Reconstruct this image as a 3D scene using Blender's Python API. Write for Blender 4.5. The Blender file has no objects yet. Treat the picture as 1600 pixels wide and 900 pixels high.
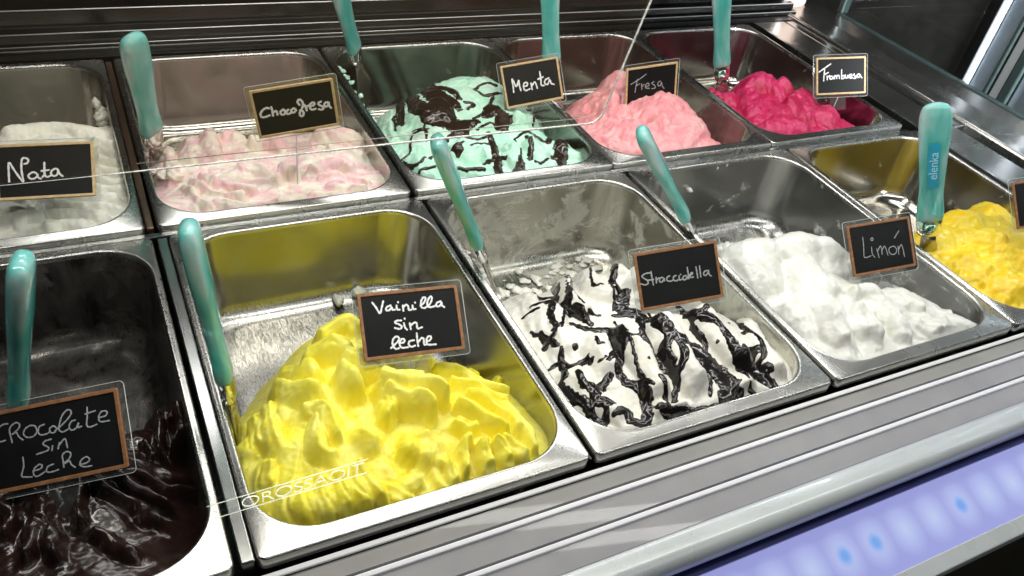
# Gelato display counter: stainless pans of ice cream with chalk name cards, seen through the front glass.
import bpy, bmesh, math, random
import numpy as np
from mathutils import Vector, Matrix

sc = bpy.context.scene
R = math.radians
random.seed(7)

# ---------------------------------------------------------------- camera
cam_d = bpy.data.cameras.new('camera'); cam = bpy.data.objects.new('camera', cam_d)
sc.collection.objects.link(cam); sc.camera = cam
CAM_ROWS = [[0.889325, -0.434343, 0.142997], [0.177167, 0.615569, 0.767911], [-0.421561, -0.657588, 0.624391]]
CAM_POS = (-0.04484, -0.3036, 0.4789)
m = Matrix(CAM_ROWS).transposed().to_4x4(); m.translation = CAM_POS
cam.matrix_world = m
cam_d.sensor_width = 36; cam_d.lens = 28.8058
cam_d.clip_start = .01; cam_d.clip_end = 50

# ---------------------------------------------------------------- world, lamps, exposure
w = bpy.data.worlds.new('World'); sc.world = w; w.use_nodes = True
bg = w.node_tree.nodes['Background']; bg.inputs[0].default_value = (.62, .66, .70, 1); bg.inputs[1].default_value = .03

def area(name, loc, aim, sx, sy, power, col):
    l = bpy.data.lights.new(name, 'AREA'); l.shape = 'RECTANGLE'; l.size = sx; l.size_y = sy; l.energy = power; l.color = col
    o = bpy.data.objects.new(name, l); sc.collection.objects.link(o); o.location = loc
    o.rotation_euler = (Vector(aim)-Vector(loc)).to_track_quat('-Z', 'Y').to_euler()
    return o
area('key_lamp', (.12, .31, .60), (.16, .14, 0), .34, .05, 1.7, (1, .98, .93))
area('key_lamp', (.50, .31, .60), (.52, .16, 0), .40, .05, 1.15, (1, .98, .94))
area('key_lamp', (.98, .31, .60), (.90, .16, 0), .30, .05, 1.4, (.97, .98, 1))
area('rear_fill', (.34, .66, .58), (.32, .48, 0), 1.0, .04, 2.2, (1, .98, .95))  # unseen strip added to brighten the back row
area('front_lamp', (.42, .00, .50), (.46, .20, 0), 1.5, .02, 3.1, (1, .98, .94))
area('shutter_fill', (1.20, -.75, .50), (1.34, .35, .10), .16, .16, 10, (.90, .93, 1)).data.spread = R(38)  # unseen fill added to brighten the shutter slats
area('room_fill', (.4, -1.3, 1.6), (.4, 0, 0), 1.6, .5, 2.5, (.90, .95, 1))  # unseen soft fill added from the customer side
sc.view_settings.view_transform = 'Standard'; sc.view_settings.look = 'None'
sc.view_settings.exposure = .10; sc.view_settings.gamma = 1; sc.view_settings.use_curve_mapping = False
sc.cycles.use_denoising = True; sc.cycles.max_bounces = 10; sc.cycles.transparent_max_bounces = 16
sc.cycles.caustics_reflective = False; sc.cycles.caustics_refractive = False

# ---------------------------------------------------------------- materials
def nodes(name):
    mt = bpy.data.materials.new(name); mt.use_nodes = True
    return mt, mt.node_tree, mt.node_tree.nodes['Principled BSDF']

def ramp(t, fac, stops):
    r = t.nodes.new('ShaderNodeValToRGB'); e = r.color_ramp.elements
    while len(e) < len(stops): e.new(.5)
    for el, (p, c) in zip(e, stops):
        el.position = p; el.color = (*c, 1) if len(c) == 3 else c
    t.links.new(fac, r.inputs[0]); return r.outputs[0]

def coords(t, scale=(1, 1, 1), rot=(0, 0, 0)):
    tc = t.nodes.new('ShaderNodeTexCoord'); mp = t.nodes.new('ShaderNodeMapping')
    mp.inputs['Scale'].default_value = scale; mp.inputs['Rotation'].default_value = rot
    t.links.new(tc.outputs['Object'], mp.inputs['Vector']); return mp.outputs['Vector']

def noise(t, vec, scale, detail=4, rough=.55, dist=0):
    n = t.nodes.new('ShaderNodeTexNoise'); n.inputs['Scale'].default_value = scale; n.inputs['Detail'].default_value = detail
    n.inputs['Roughness'].default_value = rough; n.inputs['Distortion'].default_value = dist
    t.links.new(vec, n.inputs['Vector']); return n.outputs['Fac']

def math_(t, op, a, b=None, clamp=False):
    n = t.nodes.new('ShaderNodeMath'); n.operation = op; n.use_clamp = clamp
    for i, v in enumerate((a, b)):
        if v is None: continue
        if isinstance(v, (int, float)): n.inputs[i].default_value = v
        else: t.links.new(v, n.inputs[i])
    return n.outputs[0]

def mixc(t, fac, a, b):
    n = t.nodes.new('ShaderNodeMix'); n.data_type = 'RGBA'
    if isinstance(fac, (int, float)): n.inputs[0].default_value = fac
    else: t.links.new(fac, n.inputs[0])
    for k, v in ((6, a), (7, b)):
        if isinstance(v, tuple): n.inputs[k].default_value = (*v[:3], 1)
        else: t.links.new(v, n.inputs[k])
    return n.outputs[2]

def bump(t, height, strength, dist, prev=None):
    n = t.nodes.new('ShaderNodeBump'); n.inputs['Strength'].default_value = strength; n.inputs['Distance'].default_value = dist
    t.links.new(height, n.inputs['Height'])
    if prev: t.links.new(prev, n.inputs['Normal'])
    return n.outputs[0]

def steel(name, base=(.58, .575, .55), rough=.2, brush=(1, 12, 1), scratch=0, smear=None, smear_cut=.62, dark=0):
    """stainless steel: brushed grain, wear scratches and, where given, a film of dried ice cream or painted shade"""
    mt, t, b = nodes(name)
    b.inputs['Metallic'].default_value = 1
    v = coords(t, brush); g = noise(t, v, 60, 6, .7)
    v2 = coords(t); blot = noise(t, v2, 14, 5, .6, .4)
    rr = math_(t, 'ADD', math_(t, 'MULTIPLY', g, .04), math_(t, 'ADD', math_(t, 'MULTIPLY', blot, .10), rough-.07))
    col = ramp(t, blot, [(.3, tuple(c*.82 for c in base)), (.7, base)])
    hgt = g; nb = bump(t, hgt, .01, .0002)
    if scratch:
        tot = None
        for k, (ang, s) in enumerate(((.3, 1), (1.2, 1.3), (2.1, .9), (2.8, 1.2), (.8, 1.7))):
            vv = coords(t, (18*s, 2.2*s, 9), (0, 0, ang)); nn = noise(t, vv, 15, 2, .5, .8)
            line = math_(t, 'SUBTRACT', 1, math_(t, 'MULTIPLY', math_(t, 'ABSOLUTE', math_(t, 'SUBTRACT', nn, .5)), 45), True)
            msk = math_(t, 'GREATER_THAN', noise(t, coords(t, (1, 1, 1), (0, 0, k)), 26+5*k, 1), .47)
            line = math_(t, 'MULTIPLY', line, msk)
            tot = line if tot is None else math_(t, 'MAXIMUM', tot, line)
        tz = t.nodes.new('ShaderNodeTexCoord'); sx = t.nodes.new('ShaderNodeSeparateXYZ'); t.links.new(tz.outputs['Object'], sx.inputs[0])
        low = math_(t, 'MULTIPLY', math_(t, 'SUBTRACT', -.074, sx.outputs[2]), 70, True); tot = math_(t, 'MULTIPLY', tot, low)
        col = mixc(t, math_(t, 'MULTIPLY', tot, .55*scratch), col, (.08, .08, .08))
        rr = math_(t, 'ADD', rr, math_(t, 'MULTIPLY', tot, .25*scratch), True)
        nb = bump(t, tot, .10*scratch, .0004, nb)
        grain = noise(t, coords(t, (7, 5, 5), (0, 0, .5)), 20, 4, .7)
        rr = math_(t, 'ADD', rr, math_(t, 'MULTIPLY', math_(t, 'MULTIPLY', grain, low), .07))
    t.links.new(rr, b.inputs['Roughness']); t.links.new(nb, b.inputs['Normal'])
    if smear:
        f = noise(t, coords(t, (1, 1, 1.4)), 20, 7, .62, .6)
        f = ramp(t, f, [(smear_cut-.04, (0, 0, 0)), (smear_cut+.05, (1, 1, 1))])
        f2 = noise(t, coords(t, (1, 1, .4)), 55, 3, .6, .3)
        f = math_(t, 'MULTIPLY', f, math_(t, 'ADD', .35, f2), True)
        col = mixc(t, f, col, smear)
        t.links.new(math_(t, 'SUBTRACT', 1, f, True), b.inputs['Metallic'])
    t.links.new(col, b.inputs['Base Color'])
    return mt

def cream(name, c1, c2, mixscale=30, streak=(1, 1, 1), rough=.33, sss=.35, radius=(.006, .004, .002), grain=.5, gscale=420, spec=.5, lo=.42, hi=.58, coat=0):
    mt, t, b = nodes(name)
    f = noise(t, coords(t, streak), mixscale, 5, .6, .9)
    col = ramp(t, f, [(lo, c1), (hi, c2)])
    t.links.new(col, b.inputs['Base Color'])
    b.inputs['Subsurface Weight'].default_value = sss; b.inputs['Subsurface Radius'].default_value = radius; b.inputs['Subsurface Scale'].default_value = 1
    b.inputs['Specular IOR Level'].default_value = spec
    g = noise(t, coords(t), gscale, 4, .65); g2 = noise(t, coords(t, (1, 1, 1)), gscale*.22, 3, .6, .3)
    rr = math_(t, 'ADD', rough-.12, math_(t, 'MULTIPLY', g2, .25)); t.links.new(rr, b.inputs['Roughness'])
    n1 = bump(t, g2, grain*.8, .002); n2 = bump(t, g, grain*.6, .0006, n1); t.links.new(n2, b.inputs['Normal'])
    b.inputs['Coat Weight'].default_value = coat; b.inputs['Coat Roughness'].default_value = .12
    return mt

def plain(name, col, rough=.5, metal=0, bmp=0, bscale=60, var=.12, coat=0, spec=.5):
    mt, t, b = nodes(name)
    f = noise(t, coords(t), bscale, 5, .6)
    t.links.new(ramp(t, f, [(.3, tuple(c*(1-var) for c in col)), (.7, tuple(min(1, c*(1+var)) for c in col))]), b.inputs['Base Color'])
    t.links.new(math_(t, 'ADD', rough-.06, math_(t, 'MULTIPLY', f, .12)), b.inputs['Roughness'])
    b.inputs['Metallic'].default_value = metal; b.inputs['Coat Weight'].default_value = coat; b.inputs['Specular IOR Level'].default_value = spec
    if bmp: t.links.new(bump(t, f, bmp, .001), b.inputs['Normal'])
    return mt

def clear(name, tint=(1, 1, 1), gloss=.06, rough=.05, haze=0, film=(.8, .82, .8)):
    """thin clear sheet: see-through, with a Fresnel reflection and a faint film"""
    mt = bpy.data.materials.new(name); mt.use_nodes = True; t = mt.node_tree; t.nodes.clear()
    o = t.nodes.new('ShaderNodeOutputMaterial'); tr = t.nodes.new('ShaderNodeBsdfTransparent'); tr.inputs[0].default_value = (*tint, 1)
    gl = t.nodes.new('ShaderNodeBsdfGlossy'); gl.inputs['Roughness'].default_value = rough
    lw = t.nodes.new('ShaderNodeFresnel'); lw.inputs[0].default_value = 1.45
    mx = t.nodes.new('ShaderNodeMixShader'); f = math_(t, 'MULTIPLY', lw.outputs[0], gloss/.04, True)
    t.links.new(f, mx.inputs[0]); t.links.new(tr.outputs[0], mx.inputs[1]); t.links.new(gl.outputs[0], mx.inputs[2])
    last = mx.outputs[0]
    if haze:
        df = t.nodes.new('ShaderNodeBsdfDiffuse'); df.inputs[0].default_value = (*film, 1); m2 = t.nodes.new('ShaderNodeMixShader')
        h = math_(t, 'MULTIPLY', ramp(t, noise(t, coords(t), 9, 5, .6, .8), [(.35, (.3, .3, .3)), (.75, (1, 1, 1))]), haze)
        t.links.new(h, m2.inputs[0]); t.links.new(last, m2.inputs[1]); t.links.new(df.outputs[0], m2.inputs[2]); last = m2.outputs[0]
    t.links.new(last, o.inputs[0]); return mt

M = {}
M['rim'] = steel('rim_steel', (.60, .595, .56), .27, (3, 3, 1), 0)
M['basin'] = steel('basin_steel', (.45, .435, .39), .18, (1, 1, 14), .0, (.50, .48, .42), .66)
M['basin_scratched'] = steel('scratched_basin_steel', (.48, .47, .43), .18, (1, 1, 10), 1, (.62, .58, .22), .68)
M['basin_shaded'] = steel('basin_steel_with_painted_shade', (.30, .28, .25), .20, (1, 1, 10), 1, (.012, .009, .008), .40)  # dark film and base colour paint in the shade of this pan
M['basin_milky'] = steel('basin_steel_with_milk_film', (.45, .44, .39), .22, (1, 1, 8), .2, (.52, .52, .44), .50)
M['basin_limon'] = steel('basin_steel_with_lemon_film', (.42, .42, .40), .22, (1, 1, 8), .3, (.62, .63, .58), .62)
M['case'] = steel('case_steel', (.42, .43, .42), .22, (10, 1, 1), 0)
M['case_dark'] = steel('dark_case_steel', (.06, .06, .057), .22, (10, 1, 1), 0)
M['end_steel'] = steel('mirror_end_steel', (.50, .50, .47), .26, (1, 10, 1), 0)
M['edge_highlight'] = plain('highlight_metal', (.92, .92, .90), .4, .9, 0, 60, .03)
M['post_paint'] = plain('tan_post', (.40, .30, .25), .35)
M['copper'] = steel('warm_rail_steel', (.62, .42, .30), .3, (1, 4, 1), 0)
M['vanilla'] = cream('vanilla', (.93, .82, .07), (.93, .85, .16), 26, (1, 1, 1), .36, .5, (.010, .008, .0015), .3, spec=.35)
M['stracciatella'] = cream('stracciatella_base', (.82, .80, .70), (.85, .83, .76), 30, (1, 1, 1), .30, .12, (.005, .004, .003), .25)
M['lemon'] = cream('lemon_sorbet', (.72, .72, .65), (.77, .77, .73), 30, (1, 1, 1), .32, .12, (.005, .004, .003), .35)
M['mango'] = cream('mango', (.86, .60, .02), (.92, .72, .05), 26, (1, 1, 1), .3, .3, (.006, .003, .001), .5)
M['dark_chocolate'] = cream('dark_chocolate_sorbet', (.012, .0050, .0040), (.021, .009, .007), 30, (1, 1, 1),   .22, .0, (.002, .001, .001), .10, 200, .5, coat=.2)
M['cream'] = cream('milk_cream', (.82, .82, .68), (.86, .86, .76), 26, (1, 1, 1), .32, .12, (.005, .004, .003), .3)
M['choco_strawberry'] = cream('strawberry_ripple', (.86, .58, .58), (.88, .79, .67), 30, (1, 1.6, 1), .3, .3, (.006, .003, .002), .4, lo=.44, hi=.54)
M['mint'] = cream('mint', (.50, .86, .66), (.62, .90, .74), 30, (1, 1, 1), .3, .12, (.003, .005, .003), .3)
M['strawberry'] = cream('strawberry', (.84, .32, .34), (.88, .44, .44), 40, (1, 1, 1), .4, .25, (.006, .002, .002), .9, 300)
M['raspberry'] = cream('raspberry', (.50, .012, .075), (.66, .04, .15), 50, (1, 1, 1), .38, .15, (.005, .001, .001), 1.0, 260)
M['sauce'] = plain('chocolate_sauce', (.010, .008, .007), .17, 0, 0, 200, .2, 0)
M['sauce_milk'] = plain('milk_chocolate_sauce', (.028, .016, .010), .18, 0, 0, 200, .2, .2)
M['wood'] = plain('card_wood', (.30, .135, .055), .55, 0, .2, 300, .3)
M['wood_light'] = plain('pale_card_wood', (.66, .47, .24), .55, 0, .2, 300, .2)
M['board'] = plain('chalkboard', (.007, .008, .0075), .45, 0, 0, 40, .3, 0, .2)
M['chalk'] = plain('chalk', (.88, .88, .88), .7, 0, .3, 900, .08)
M['chalk_grey'] = plain('faint_chalk', (.36, .38, .38), .7, 0, .3, 900, .25)
M['sleeve'] = clear('card_sleeve', (.97, .98, .97), .05, .08, .05)
M['sleeve_edge'] = plain('sleeve_edge', (.62, .66, .63), .2, 0, 0, 60, .1)
M['glass'] = clear('case_glass', (.975, .985, .98), .012, .01, .004)
M['glass_warm'] = clear('reflection_haze_pane', (.93, .90, .86), .03, .02, .06, (.50, .38, .24))  # brown haze colour stands in for a warm reflection in the glass
M['glass_edge'] = plain('pale_pane_edge', (.85, .80, .68), .35, 0, .8, 420, .5)
def print_ink():
    mt, t, b = nodes('white_print'); tr = t.nodes.new('ShaderNodeBsdfTranslucent'); tr.inputs[0].default_value = (.8, .82, .75, 1)
    mx = t.nodes.new('ShaderNodeAddShader'); b.inputs['Base Color'].default_value = (.8, .82, .78, 1)
    t.links.new(b.outputs[0], mx.inputs[0]); t.links.new(tr.outputs[0], mx.inputs[1]); t.links.new(mx.outputs[0], t.nodes['Material Output'].inputs[0]); return mt
M['print'] = print_ink()
M['lit_edge_white'] = plain('lit_edge_white', (.94, .94, .94), .4, 0, .0, 30, .03)  # near-white colour stands in for the brightly lit step edges
M['tread'] = plain('grey_tread', (.30, .292, .275), .52, 0, 0, 14, .12, .15)
M['bullnose'] = plain('pale_bullnose', (.60, .64, .64), .28, .1, 0, 12, .06, .3)
M['rubber'] = plain('dark_gasket', (.018, .028, .026), .35, 0, .2, 80, .2)
M['blue_trim'] = plain('navy_trim', (.030, .035, .16), .3)
M['dark_panel'] = plain('dark_panel', (.020, .020, .017), .4, 0, .1, 30, .3)
M['fascia'] = plain('olive_fascia', (.09, .08, .055), .35, 0, 0, 6, .3)
M['tile'] = plain('dark_floor_tile', (.07, .065, .05), .4, 0, .1, 8, .3)
M['bluegrey'] = plain('blue_grey_slat', (.30, .36, .42), .35, 0, 0, 20, .1)
M['whiteslat'] = plain('white_slat', (.80, .82, .88), .35, 0, 0, 20, .05)
M['counter'] = plain('rear_counter', (.34, .32, .20), .35, 0, .1, 9, .5)

def turquoise():
    mt, t, b = nodes('turquoise_plastic')
    f = noise(t, coords(t, (1, 1, .35)), 45, 2, .5, .3)
    t.links.new(ramp(t, f, [(.34, (.10, .66, .59)), (.52, (.30, .86, .79)), (.64, (.72, .97, .93))]), b.inputs['Base Color'])  # palest noise tone paints highlights into the plastic
    b.inputs['Roughness'].default_value = .07; b.inputs['Transmission Weight'].default_value = .42; b.inputs['IOR'].default_value = 1.35
    b.inputs['Subsurface Weight'].default_value = .4; b.inputs['Subsurface Radius'].default_value = (.003, .008, .007); b.inputs['Subsurface Scale'].default_value = 1
    b.inputs['Coat Weight'].default_value = .6; b.inputs['Coat Roughness'].default_value = .08
    return mt
M['turquoise'] = turquoise()
M['collar'] = clear('clear_teal_collar', (.62, .86, .80), .12, .06, 0)
M['label_blue'] = plain('blue_label', (.03, .36, .52), .3)
M['label_text'] = plain('label_lettering', (.45, .80, .90), .4)

def led_panel():
    mt, t, b = nodes('lit_blue_diffuser')
    tc = t.nodes.new('ShaderNodeTexCoord'); sp = t.nodes.new('ShaderNodeSeparateXYZ'); t.links.new(tc.outputs['Object'], sp.inputs[0])
    # a row of diodes behind the diffuser every 36 mm
    ph = math_(t, 'FRACT', math_(t, 'DIVIDE', sp.outputs[0], .036)); dx = math_(t, 'MULTIPLY', math_(t, 'ABSOLUTE', math_(t, 'SUBTRACT', ph, .5)), 2)
    dy = math_(t, 'DIVIDE', math_(t, 'ABSOLUTE', sp.outputs[1]), .020)
    rad = math_(t, 'POWER', math_(t, 'ADD', math_(t, 'POWER', dx, 2), math_(t, 'POWER', dy, 2)), .5)
    rad = math_(t, 'MULTIPLY', rad, .85)
    col = ramp(t, rad, [(.0, (.55, .63, .92)), (.5, (.43, .49, .86)), (1.0, (.31, .33, .74))])
    wn = t.nodes.new('ShaderNodeTexWhiteNoise'); wn.noise_dimensions = '1D'; t.links.new(math_(t, 'FLOOR', math_(t, 'DIVIDE', sp.outputs[0], .036)), wn.inputs['W'])
    spot = math_(t, 'GREATER_THAN', wn.outputs['Value'], .68)
    core = math_(t, 'MULTIPLY', math_(t, 'SUBTRACT', 1, math_(t, 'MULTIPLY', rad, 2.4), True), spot)
    core = math_(t, 'MULTIPLY', core, 1.5, True)
    col = mixc(t, core, col, (.12, .36, .88))
    b.inputs['Base Color'].default_value = (.12, .13, .2, 1); b.inputs['Roughness'].default_value = .4
    t.links.new(col, b.inputs['Emission Color']); b.inputs['Emission Strength'].default_value = .72
    return mt
M['led'] = led_panel()
# ---------------------------------------------------------------- gelato surfaces
def _hash(ix, iy, seed):
    h = (ix.astype(np.int64)*374761393 + iy.astype(np.int64)*668265263 + seed*974634777) & 0xffffffff
    h = ((h ^ (h >> 13))*1274126177) & 0xffffffff
    return ((h ^ (h >> 16)) & 0xffff)/65535.0*2*np.pi

def noise2(x, y, seed=0):
    """gradient noise, about -0.7..0.7"""
    ix = np.floor(x); iy = np.floor(y); fx = x-ix; fy = y-iy
    ix = ix.astype(np.int64); iy = iy.astype(np.int64)
    def g(a, b):
        t = _hash(ix+a, iy+b, seed)
        return np.cos(t)*(fx-a) + np.sin(t)*(fy-b)
    u = fx*fx*fx*(fx*(fx*6-15)+10); v = fy*fy*fy*(fy*(fy*6-15)+10)
    a = g(0, 0)*(1-u)+g(1, 0)*u; b = g(0, 1)*(1-u)+g(1, 1)*u
    return a*(1-v)+b*v

def fbm(x, y, seed=0, octv=4, gain=.5):
    s = 0; a = 1.0
    for k in range(octv):
        s = s + a*noise2(x*2**k, y*2**k, seed+k*17); a *= gain
    return s

def tps(pts):
    P = np.array(pts, float); n = len(P); sc = 10.0
    X = P[:, :2]*sc
    d2 = ((X[:, None]-X[None])**2).sum(-1)
    K = .5*d2*np.log(d2+1e-12) + np.eye(n)*1e-3
    A = np.zeros((n+3, n+3)); A[:n, :n] = K; A[:n, n] = 1; A[:n, n+1:] = X; A[n, :n] = 1; A[n+1:, :n] = X.T
    w = np.linalg.solve(A, np.concatenate([P[:, 2], [0, 0, 0]]))
    def f(x, y):
        r = w[n]+w[n+1]*x*sc+w[n+2]*y*sc
        for i in range(n):
            q = (x*sc-X[i, 0])**2+(y*sc-X[i, 1])**2
            r = r+w[i]*.5*q*np.log(q+1e-12)
        return r
    return f

def crom(p, n=8):
    """Catmull-Rom through points given as an (k, d) array"""
    p = np.array(p, float)
    if len(p) < 3 or n < 2: return p
    q = np.vstack([2*p[0]-p[1], p, 2*p[-1]-p[-2]]); out = []
    for i in range(1, len(q)-2):
        a, b, c, d = q[i-1], q[i], q[i+1], q[i+2]
        for t in np.arange(n)/n:
            out.append(.5*((2*b)+(c-a)*t+(2*a-5*b+4*c-d)*t*t+(3*b-a-3*c+d)*t**3))
    out.append(p[-1]); return np.array(out)

def pathdist(x, y, path, wmax):
    """signed side distance and 0..1 position along a polyline, evaluated where near"""
    D = np.full(x.shape, 9.0); Sg = np.zeros(x.shape); T = np.zeros(x.shape)
    seg = np.hypot(*(path[1:, :2]-path[:-1, :2]).T); cum = np.concatenate([[0], np.cumsum(seg)]); L = cum[-1]+1e-9
    lo = path[:, :2].min(0)-wmax; hi = path[:, :2].max(0)+wmax
    m = (x > lo[0]) & (x < hi[0]) & (y > lo[1]) & (y < hi[1])
    if not m.any(): return D, Sg, T, m, L
    xx = x[m]; yy = y[m]; d = np.full(xx.shape, 9.0); sg = np.zeros(xx.shape); tt = np.zeros(xx.shape)
    for i in range(len(path)-1):
        ax, ay = path[i, :2]; bx, by = path[i+1, :2]; dx = bx-ax; dy = by-ay; l2 = dx*dx+dy*dy+1e-14
        t = np.clip(((xx-ax)*dx+(yy-ay)*dy)/l2, 0, 1)
        ex = xx-ax-t*dx; ey = yy-ay-t*dy; e = np.hypot(ex, ey); b = e < d
        d[b] = e[b]; sg[b] = np.sign(dx*ey-dy*ex)[b]; tt[b] = ((cum[i]+t*seg[i])/L)[b]
    D[m] = d; Sg[m] = sg; T[m] = tt
    return D, Sg, T, m, L

def smax(a, b, k):
    h = np.clip(.5+.5*(a-b)/k, 0, 1)
    return b*(1-h)+a*h+k*h*(1-h)

def surface(spec, x, y):
    """height of an ice cream surface at local x, y (metres, 0 = rim plane)"""
    wa = spec.get('warp', .003); sd = spec.get('seed', 1)
    xw = x+wa*noise2(x*60, y*60, sd)+wa*.4*noise2(x*170, y*170, sd+5)
    yw = y+wa*noise2(x*60, y*60, sd+9)+wa*.4*noise2(x*170, y*170, sd+6)
    base = spec['_base'](x, y)
    H = base.copy()
    for (bx, by, rx, ry, h, ang) in spec.get('lumps', []):
        c, s = np.cos(np.radians(ang)), np.sin(np.radians(ang))
        u = ((xw-bx)*c+(yw-by)*s)/rx; v = (-(xw-bx)*s+(yw-by)*c)/ry
        r2 = u*u+v*v
        bump = np.where(r2 < 1.6, h*(np.sqrt(np.clip(1.15-r2, 0, 2))-.35), -.05)
        H = smax(H, base+bump, .004)
    for st in spec.get('strokes', []):
        w = st['w']; p = st['_p']
        D, Sg, T, m, L = pathdist(xw, yw, p, w*1.5)
        if not m.any(): continue
        d = D[m]; t = T[m]; sg = Sg[m]
        ends = np.clip(np.minimum(t, 1-t)*L/(w*1.0), 0, 1); es = ends*ends*(3-2*ends); ww = w*(.72+.28*np.sqrt(ends))*(1+.15*np.sin(t*9+sd))
        r = d/ww; q = sg*r
        prof = np.sqrt(np.clip(1-r*r, 0, 1))
        h = (st['lift']+st['t']*prof*(1+st.get('tilt', 0)*q)*(1+.15*np.sin(t*11+w*900)))*(.03+.97*es)
        if st.get('n', 0):
            h = h-st['a']*(1-np.abs(np.sin(np.pi*(q*st['n']*.5+.25)+1.2*np.sin(t*5+sd))))*np.clip(prof*2, 0, 1)
        cb = spec.get('comb', .0012)
        h = h+cb*es*np.clip(prof*1.6, 0, 1)*(noise2(q*2.2+w*1e4, t*L*12, sd+61)+.35*noise2(q*6+w*2e4, t*L*16, sd+62))*2
        h = np.where(r < 1, h, st['lift']*(.03+.97*es)-(r-1)*ww*4-.0003)
        cr = spec.get('crease', .0012)*es*np.exp(-((r-1.16)/.13)**2)
        H[m] = smax(H[m]-cr, base[m]+h, spec.get('k', .0030))
    ra = spec.get('rough', 0)
    if ra:
        mask = spec['_rmask'](x, y) if '_rmask' in spec else 1.0
        n1 = fbm(xw*90, yw*90, sd+30, 4, .55)
        H = H+ra*mask*(1-2.2*np.abs(n1))*.8
    rg = spec.get('ridge', 0)
    if rg:
        a = spec.get('rang', .6); u = xw*math.cos(a)+yw*math.sin(a); v = -xw*math.sin(a)+yw*math.cos(a)
        u = u+.010*noise2(x*38, y*38, sd+41); v = v+.010*noise2(x*38, y*38, sd+43)
        n = noise2(u*38, v*95, sd+45); H = H+rg*(.5-2.4*np.abs(n))
        n = noise2(u*150+3, v*80, sd+47); H = H+rg*.35*(.5-2.4*np.abs(n))
    H = H+spec.get('lump', .0015)*fbm(x*45, y*45, sd+70, 3)+spec.get('fine', .0003)*fbm(x*350, y*350, sd+90, 3, .6)
    return H

def prep(spec):
    spec['_base'] = tps(spec['ctrl'])
    if 'fill' in spec:
        n, ang, spread, fw, ft, fl = spec['fill']; rg = np.random.RandomState(spec.get('seed', 1)); fs = []
        for i in range(n*4):
            x, y = rg.uniform(.02, .23), rg.uniform(.01, .26)
            if len(fs) >= n: break
            if float(spec['_base'](np.array([x]), np.array([y]))[0]) < -.055: continue
            a = math.radians(ang+rg.uniform(-spread, spread)+60*math.sin(x*30+y*17+spec.get('seed', 1))); c = rg.uniform(-14, 14); l = fl*rg.uniform(.6, 1.4); p = []
            for k in (-1, -.5, 0, .5, 1):
                p.append((x+l/2*k*math.cos(a)-c*(l/2*k)**2*math.sin(a), y+l/2*k*math.sin(a)+c*(l/2*k)**2*math.cos(a)))
            fs.append(dict(p=p, w=fw*rg.uniform(.6, 1.4), t=ft*rg.uniform(.6, 1.3), lift=.001, n=0, a=0, tilt=rg.uniform(-.5, .5)))
        fs.sort(key=lambda q: -q['p'][2][1]); spec['strokes'] = fs+list(spec.get('strokes', []))
    for st in spec.get('strokes', []): st['_p'] = crom(st['p'], 4)
    if 'rspots' in spec:
        sp = spec['rspots']
        spec['_rmask'] = lambda x, y: np.clip(sum(np.exp(-(((x-a)/r)**2+((y-b)/r)**2)) for a, b, r in sp), 0, 1)
    return spec
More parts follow.
